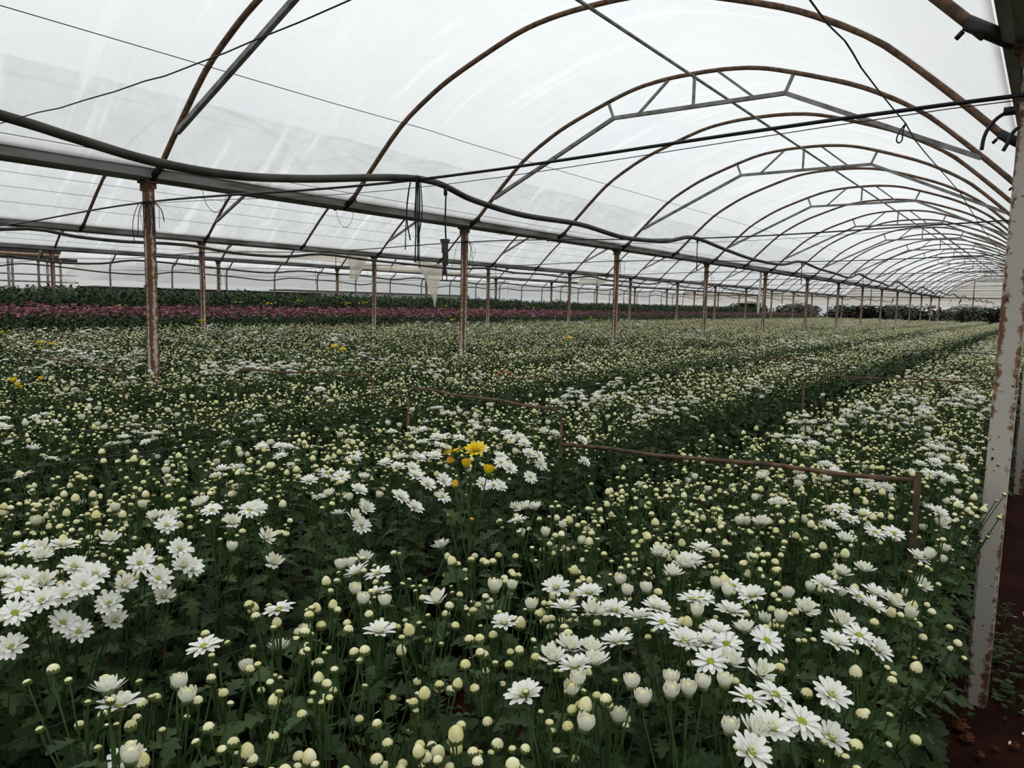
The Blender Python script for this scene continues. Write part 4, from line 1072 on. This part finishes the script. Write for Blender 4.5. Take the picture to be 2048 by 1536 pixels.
    fx = [('flower_half', Vector((R.uniform(-.05, .05), R.uniform(-.05, .05), 1.2)), Vector((0, 0, 1))), ('flower_half', Vector((.05, .02, 1.19)), Vector((0, 0, 1))), ('bud_egg', Vector((.09, 0, 1.19)), Vector((0, 0, 1))), ('bud_egg', Vector((-.09, 0, 1.18)), Vector((0, 0, 1)))]
    place_plant('maroon_chrysanthemum', (p.x, p.y, 0), plan_plant(R, 1.15, (0, 0), fx, 0, 0, .08, 12), 'dark maroon chrysanthemum left of the fourth field post', 'chrysanthemum', None, False, TM)
build_coloured()

# ------------------------------------------------------------------ soil path: clods, weeds, fallen petals
def build_path():
    R = random.Random(31)
    places = [(1922, 1462, .05), (1935, 1482, .045), (1925, 1450, .035), (1868, 1490, .04), (1880, 1505, .03), (2030, 1495, .03), (1990, 1500, .025), (2010, 1440, .02), (1960, 1515, .03)]
    words = ['largest', 'second, just below the largest', 'small, just above the largest', 'left one by the leaves', 'left lower one', 'right edge one', 'lower middle one', 'small one right of the post foot', 'lowest one']
    for (px, py, s), w in zip(places, words):
        p = on_plane(px, py, 2, .0)
        g = G(); V = []; nu, nv = 9, 6
        for j in range(nv+1):
            for i in range(nu):
                a, b = 2*math.pi*i/nu, math.pi*j/nv
                d = Vector((math.cos(a)*math.sin(b), math.sin(a)*math.sin(b), math.cos(b)))
                rr = s*.75*(.75+.55*noise.noise(d*1.7+Vector((px*.1, py*.1, 0))))
                V.append((d.x*rr, d.y*rr*.8, d.z*rr*.6))
        g.add(V, [(j*nu+i, j*nu+(i+1) % nu, (j+1)*nu+(i+1) % nu, (j+1)*nu+i) for j in range(nv) for i in range(nu)])
        tag(obj('soil_clod', g.mesh('soil_clod', M['clod'], False), None, Matrix.Translation((p.x, p.y, s*.3)) @ RZ(R.uniform(0, 6))), 'orange-red clod of soil on the path, '+w, 'clod', 'soil clods')
    weedleaf = G(); weedleaf.add([(0, 0, 0), (.35, .28, .05), (.8, .34, .02), (1, 0, -.05), (.8, -.34, .02), (.35, -.28, .05), (.5, 0, -.02)], [(0, 6, 1), (1, 6, 2), (2, 6, 3), (3, 6, 4), (4, 6, 5), (5, 6, 0)])
    wl = weedleaf.mesh('weed_leaf', M['leaf'])
    spots = [(2002, 1262), (2030, 1300), (1992, 1330), (2038, 1355), (2010, 1372), (2000, 1400), (2040, 1400), (2035, 1430), (1904, 1445), (2015, 1240), (1998, 1290), (2042, 1325), (1985, 1385), (2024, 1345)]
    for q, (px, py) in enumerate(spots):
        p = on_plane(px, py, 2, 0)
        t = thing('path_weed', (p.x, p.y, 0), 'small green weed on the red soil path, %s from the top' % ORD[sorted(range(len(spots)), key=lambda i: spots[i][1]).index(q)], 'weed', 'weeds on the soil path')
        g = G(); ends = []
        for k in range(R.randint(6, 9)):
            a = R.uniform(0, 6.28); l_ = R.uniform(.03, .10); hh = R.uniform(.02, .09)
            e = Vector((math.cos(a)*l_, math.sin(a)*l_, hh)); ends.append((e, a)); g.tube([(0, 0, -.01), e*.5+Vector((0, 0, .015)), e], .0012, 4)
        obj('stem', g.mesh('weed_stem', M['stem']), t)
        for e, a in ends:
            for da in (-.9, 0, .9):
                obj('leaf', wl, t, Matrix.Translation(e) @ RZ(a+da) @ Matrix.Rotation(R.uniform(-.4, .1), 4, 'Y') @ Matrix.Scale(R.uniform(.018, .032), 4))
    pm = petal_g(.026, .009, 10, -5, 0, 4).mesh('fallen_petal', M['petal'])
    for q, (px, py) in enumerate([(2045, 1226), (2018, 1490), (2047, 1420), (2046, 1465), (2036, 1236), (2049, 1229)]):
        p = on_plane(px, py, 2, .01)
        tag(obj('fallen_petal', pm, None, Matrix.Translation((p.x, p.y, .012)) @ RZ(R.uniform(0, 6))), 'fallen white petal on the red soil, %s' % ['upper right', 'below the post', 'right edge', 'lower right edge', 'beside the upper right one', 'at the extreme right'][q], 'petal', 'fallen petals')
build_path()

# ------------------------------------------------------------------ beyond the house
def tree_mesh(seed, r, h):
    R = random.Random(seed); g = G()
    blobs = [(R.uniform(-.6, .6)*r, R.uniform(-.6, .6)*r, h*R.uniform(.15, .85), r*R.uniform(.45, .75)) for _ in range(11)]
    V, F = [], []
    for bx, by, bz, br in blobs:
        for _ in range(170):
            d = Vector((R.gauss(0, 1), R.gauss(0, 1), R.gauss(0, 1))).normalized()*br*R.uniform(.75, 1.05)
            c = Vector((bx, by, bz))+d; u = Vector((R.gauss(0, 1), R.gauss(0, 1), R.gauss(0, 1))).normalized(); w = u.orthogonal().normalized()
            s = R.uniform(.10, .22); k = len(V)
            V += [tuple(c+u*s), tuple(c+w*s*.6), tuple(c-u*s), tuple(c-w*s*.6)]; F.append((k, k+1, k+2, k+3))
    return g.add(V, F)
def build_outside():
    cm = [tree_mesh(i, 1.7, 3.6).mesh('crown', M['tree']) for i in range(4)]
    tk = G(); tk.tube([(0, 0, -.05), (.05, 0, .8), (0, .05, 2.2)], [.12, .10, .05], 7); tm = tk.mesh('trunk', M['bark'])
    R = random.Random(8)
    for q in range(18):
        x = 1.0 - q*1.55 + R.uniform(-.2, .2); y = YE + 5.5 + 4.3*(q % 3)
        t = thing('background_tree', (x, y, 0), 'dark leafy tree beyond the far end wall, %s from the right' % ORD[q], 'tree', 'trees beyond the end wall')
        t.scale = (1, 1, R.uniform(.50, .60)); t.rotation_euler.z = R.uniform(0, 6.28)
        obj('crown', cm[q % 4], t); obj('trunk', tm, t)
    for q in range(8):
        x = row_x(4) - R.uniform(9, 16); y = 20 + q*6.5
        t = thing('background_tree', (x, y, 0), 'dark leafy tree beyond the left side wall, %s from the left' % ORD[q], 'tree', 'trees beyond the side wall')
        t.rotation_euler.z = R.uniform(0, 6.28); t.scale = (1, 1, R.uniform(.45, .52))
        obj('crown', cm[q % 4], t); obj('trunk', tm, t)
    # low shed with a dark roof behind the open corner at left
    X = row_x(4)-9
    t = thing('dark_shed', (X, 13, 0), 'open shed with a dark low roof behind the torn side wall at far left', 'shed')
    def loc(px, py, xx): return on_plane(px, py, 0, xx)
    a, b = loc(-60, 508, X), loc(155, 524, X)
    g = G(); y0_, y1_ = a.y-X*0-0, b.y
    g.add([(0, a.y-13, 3.55), (0, b.y-13, 3.45), (-5, b.y-13+.5, 3.9), (-5, a.y-13, 4.0), (0, a.y-13, 3.0), (0, b.y-13, 2.9), (-5, b.y-13+.5, 3.4), (-5, a.y-13, 3.5)], [(0, 1, 2, 3), (7, 6, 5, 4), (0, 4, 5, 1), (1, 5, 6, 2), (2, 6, 7, 3), (3, 7, 4, 0)])
    obj('roof', g.mesh('shed_roof', M['shed_roof'], False), t)
    for px in (18, 26, 78, 96, 122):
        p = loc(px, 560, X)
        g = G(); g.tube([(0, p.y-13, 0), (0, p.y-13, 3.0)], .05, 6); obj('pole', g.mesh('shed_pole', M['galv']), t)
    for z in (2.35, 2.05):
        g = G(); g.tube([(0, a.y-13, z), (0, b.y-13, z)], .035, 5); obj('rail', g.mesh('shed_rail', M['galv']), t)
    g = G(); g.box((-.06, a.y-13, .3), (0, b.y-13+.6, 1.35)); obj('low_wall', g.mesh('shed_low_wall', M['shed_roof'], False), t)
    # grey sheds behind the side wall opening
    for q, (x, y0_, y1_, z, mm, lab) in enumerate([(row_x(4)-7, 16, 27, 1.9, 'shed_wall', 'long grey building wall seen under the side film, left'), (row_x(4)-12, 30, 46, 2.1, 'white_plastic', 'pale building seen under the side film, centre')]):
        t = thing('background_building', (x, y0_, 0), lab, 'building')
        g = G(); g.box((-4, 0, 0), (0, y1_-y0_, z)); obj('wall', g.mesh('building_wall', M[mm], False), t)
        g = G(); zr = z+.06; g.add([(-4.2, -.2, z), (.25, -.2, z), (.25, y1_-y0_+.2, z), (-4.2, y1_-y0_+.2, z), (-2, -.2, zr), (-2, y1_-y0_+.2, zr)], [(0, 3, 2, 1), (0, 1, 4), (1, 2, 5, 4), (2, 3, 5), (3, 0, 4, 5)]); obj('roof', g.mesh('building_roof', M['shed_wall'], False), t)
build_outside()
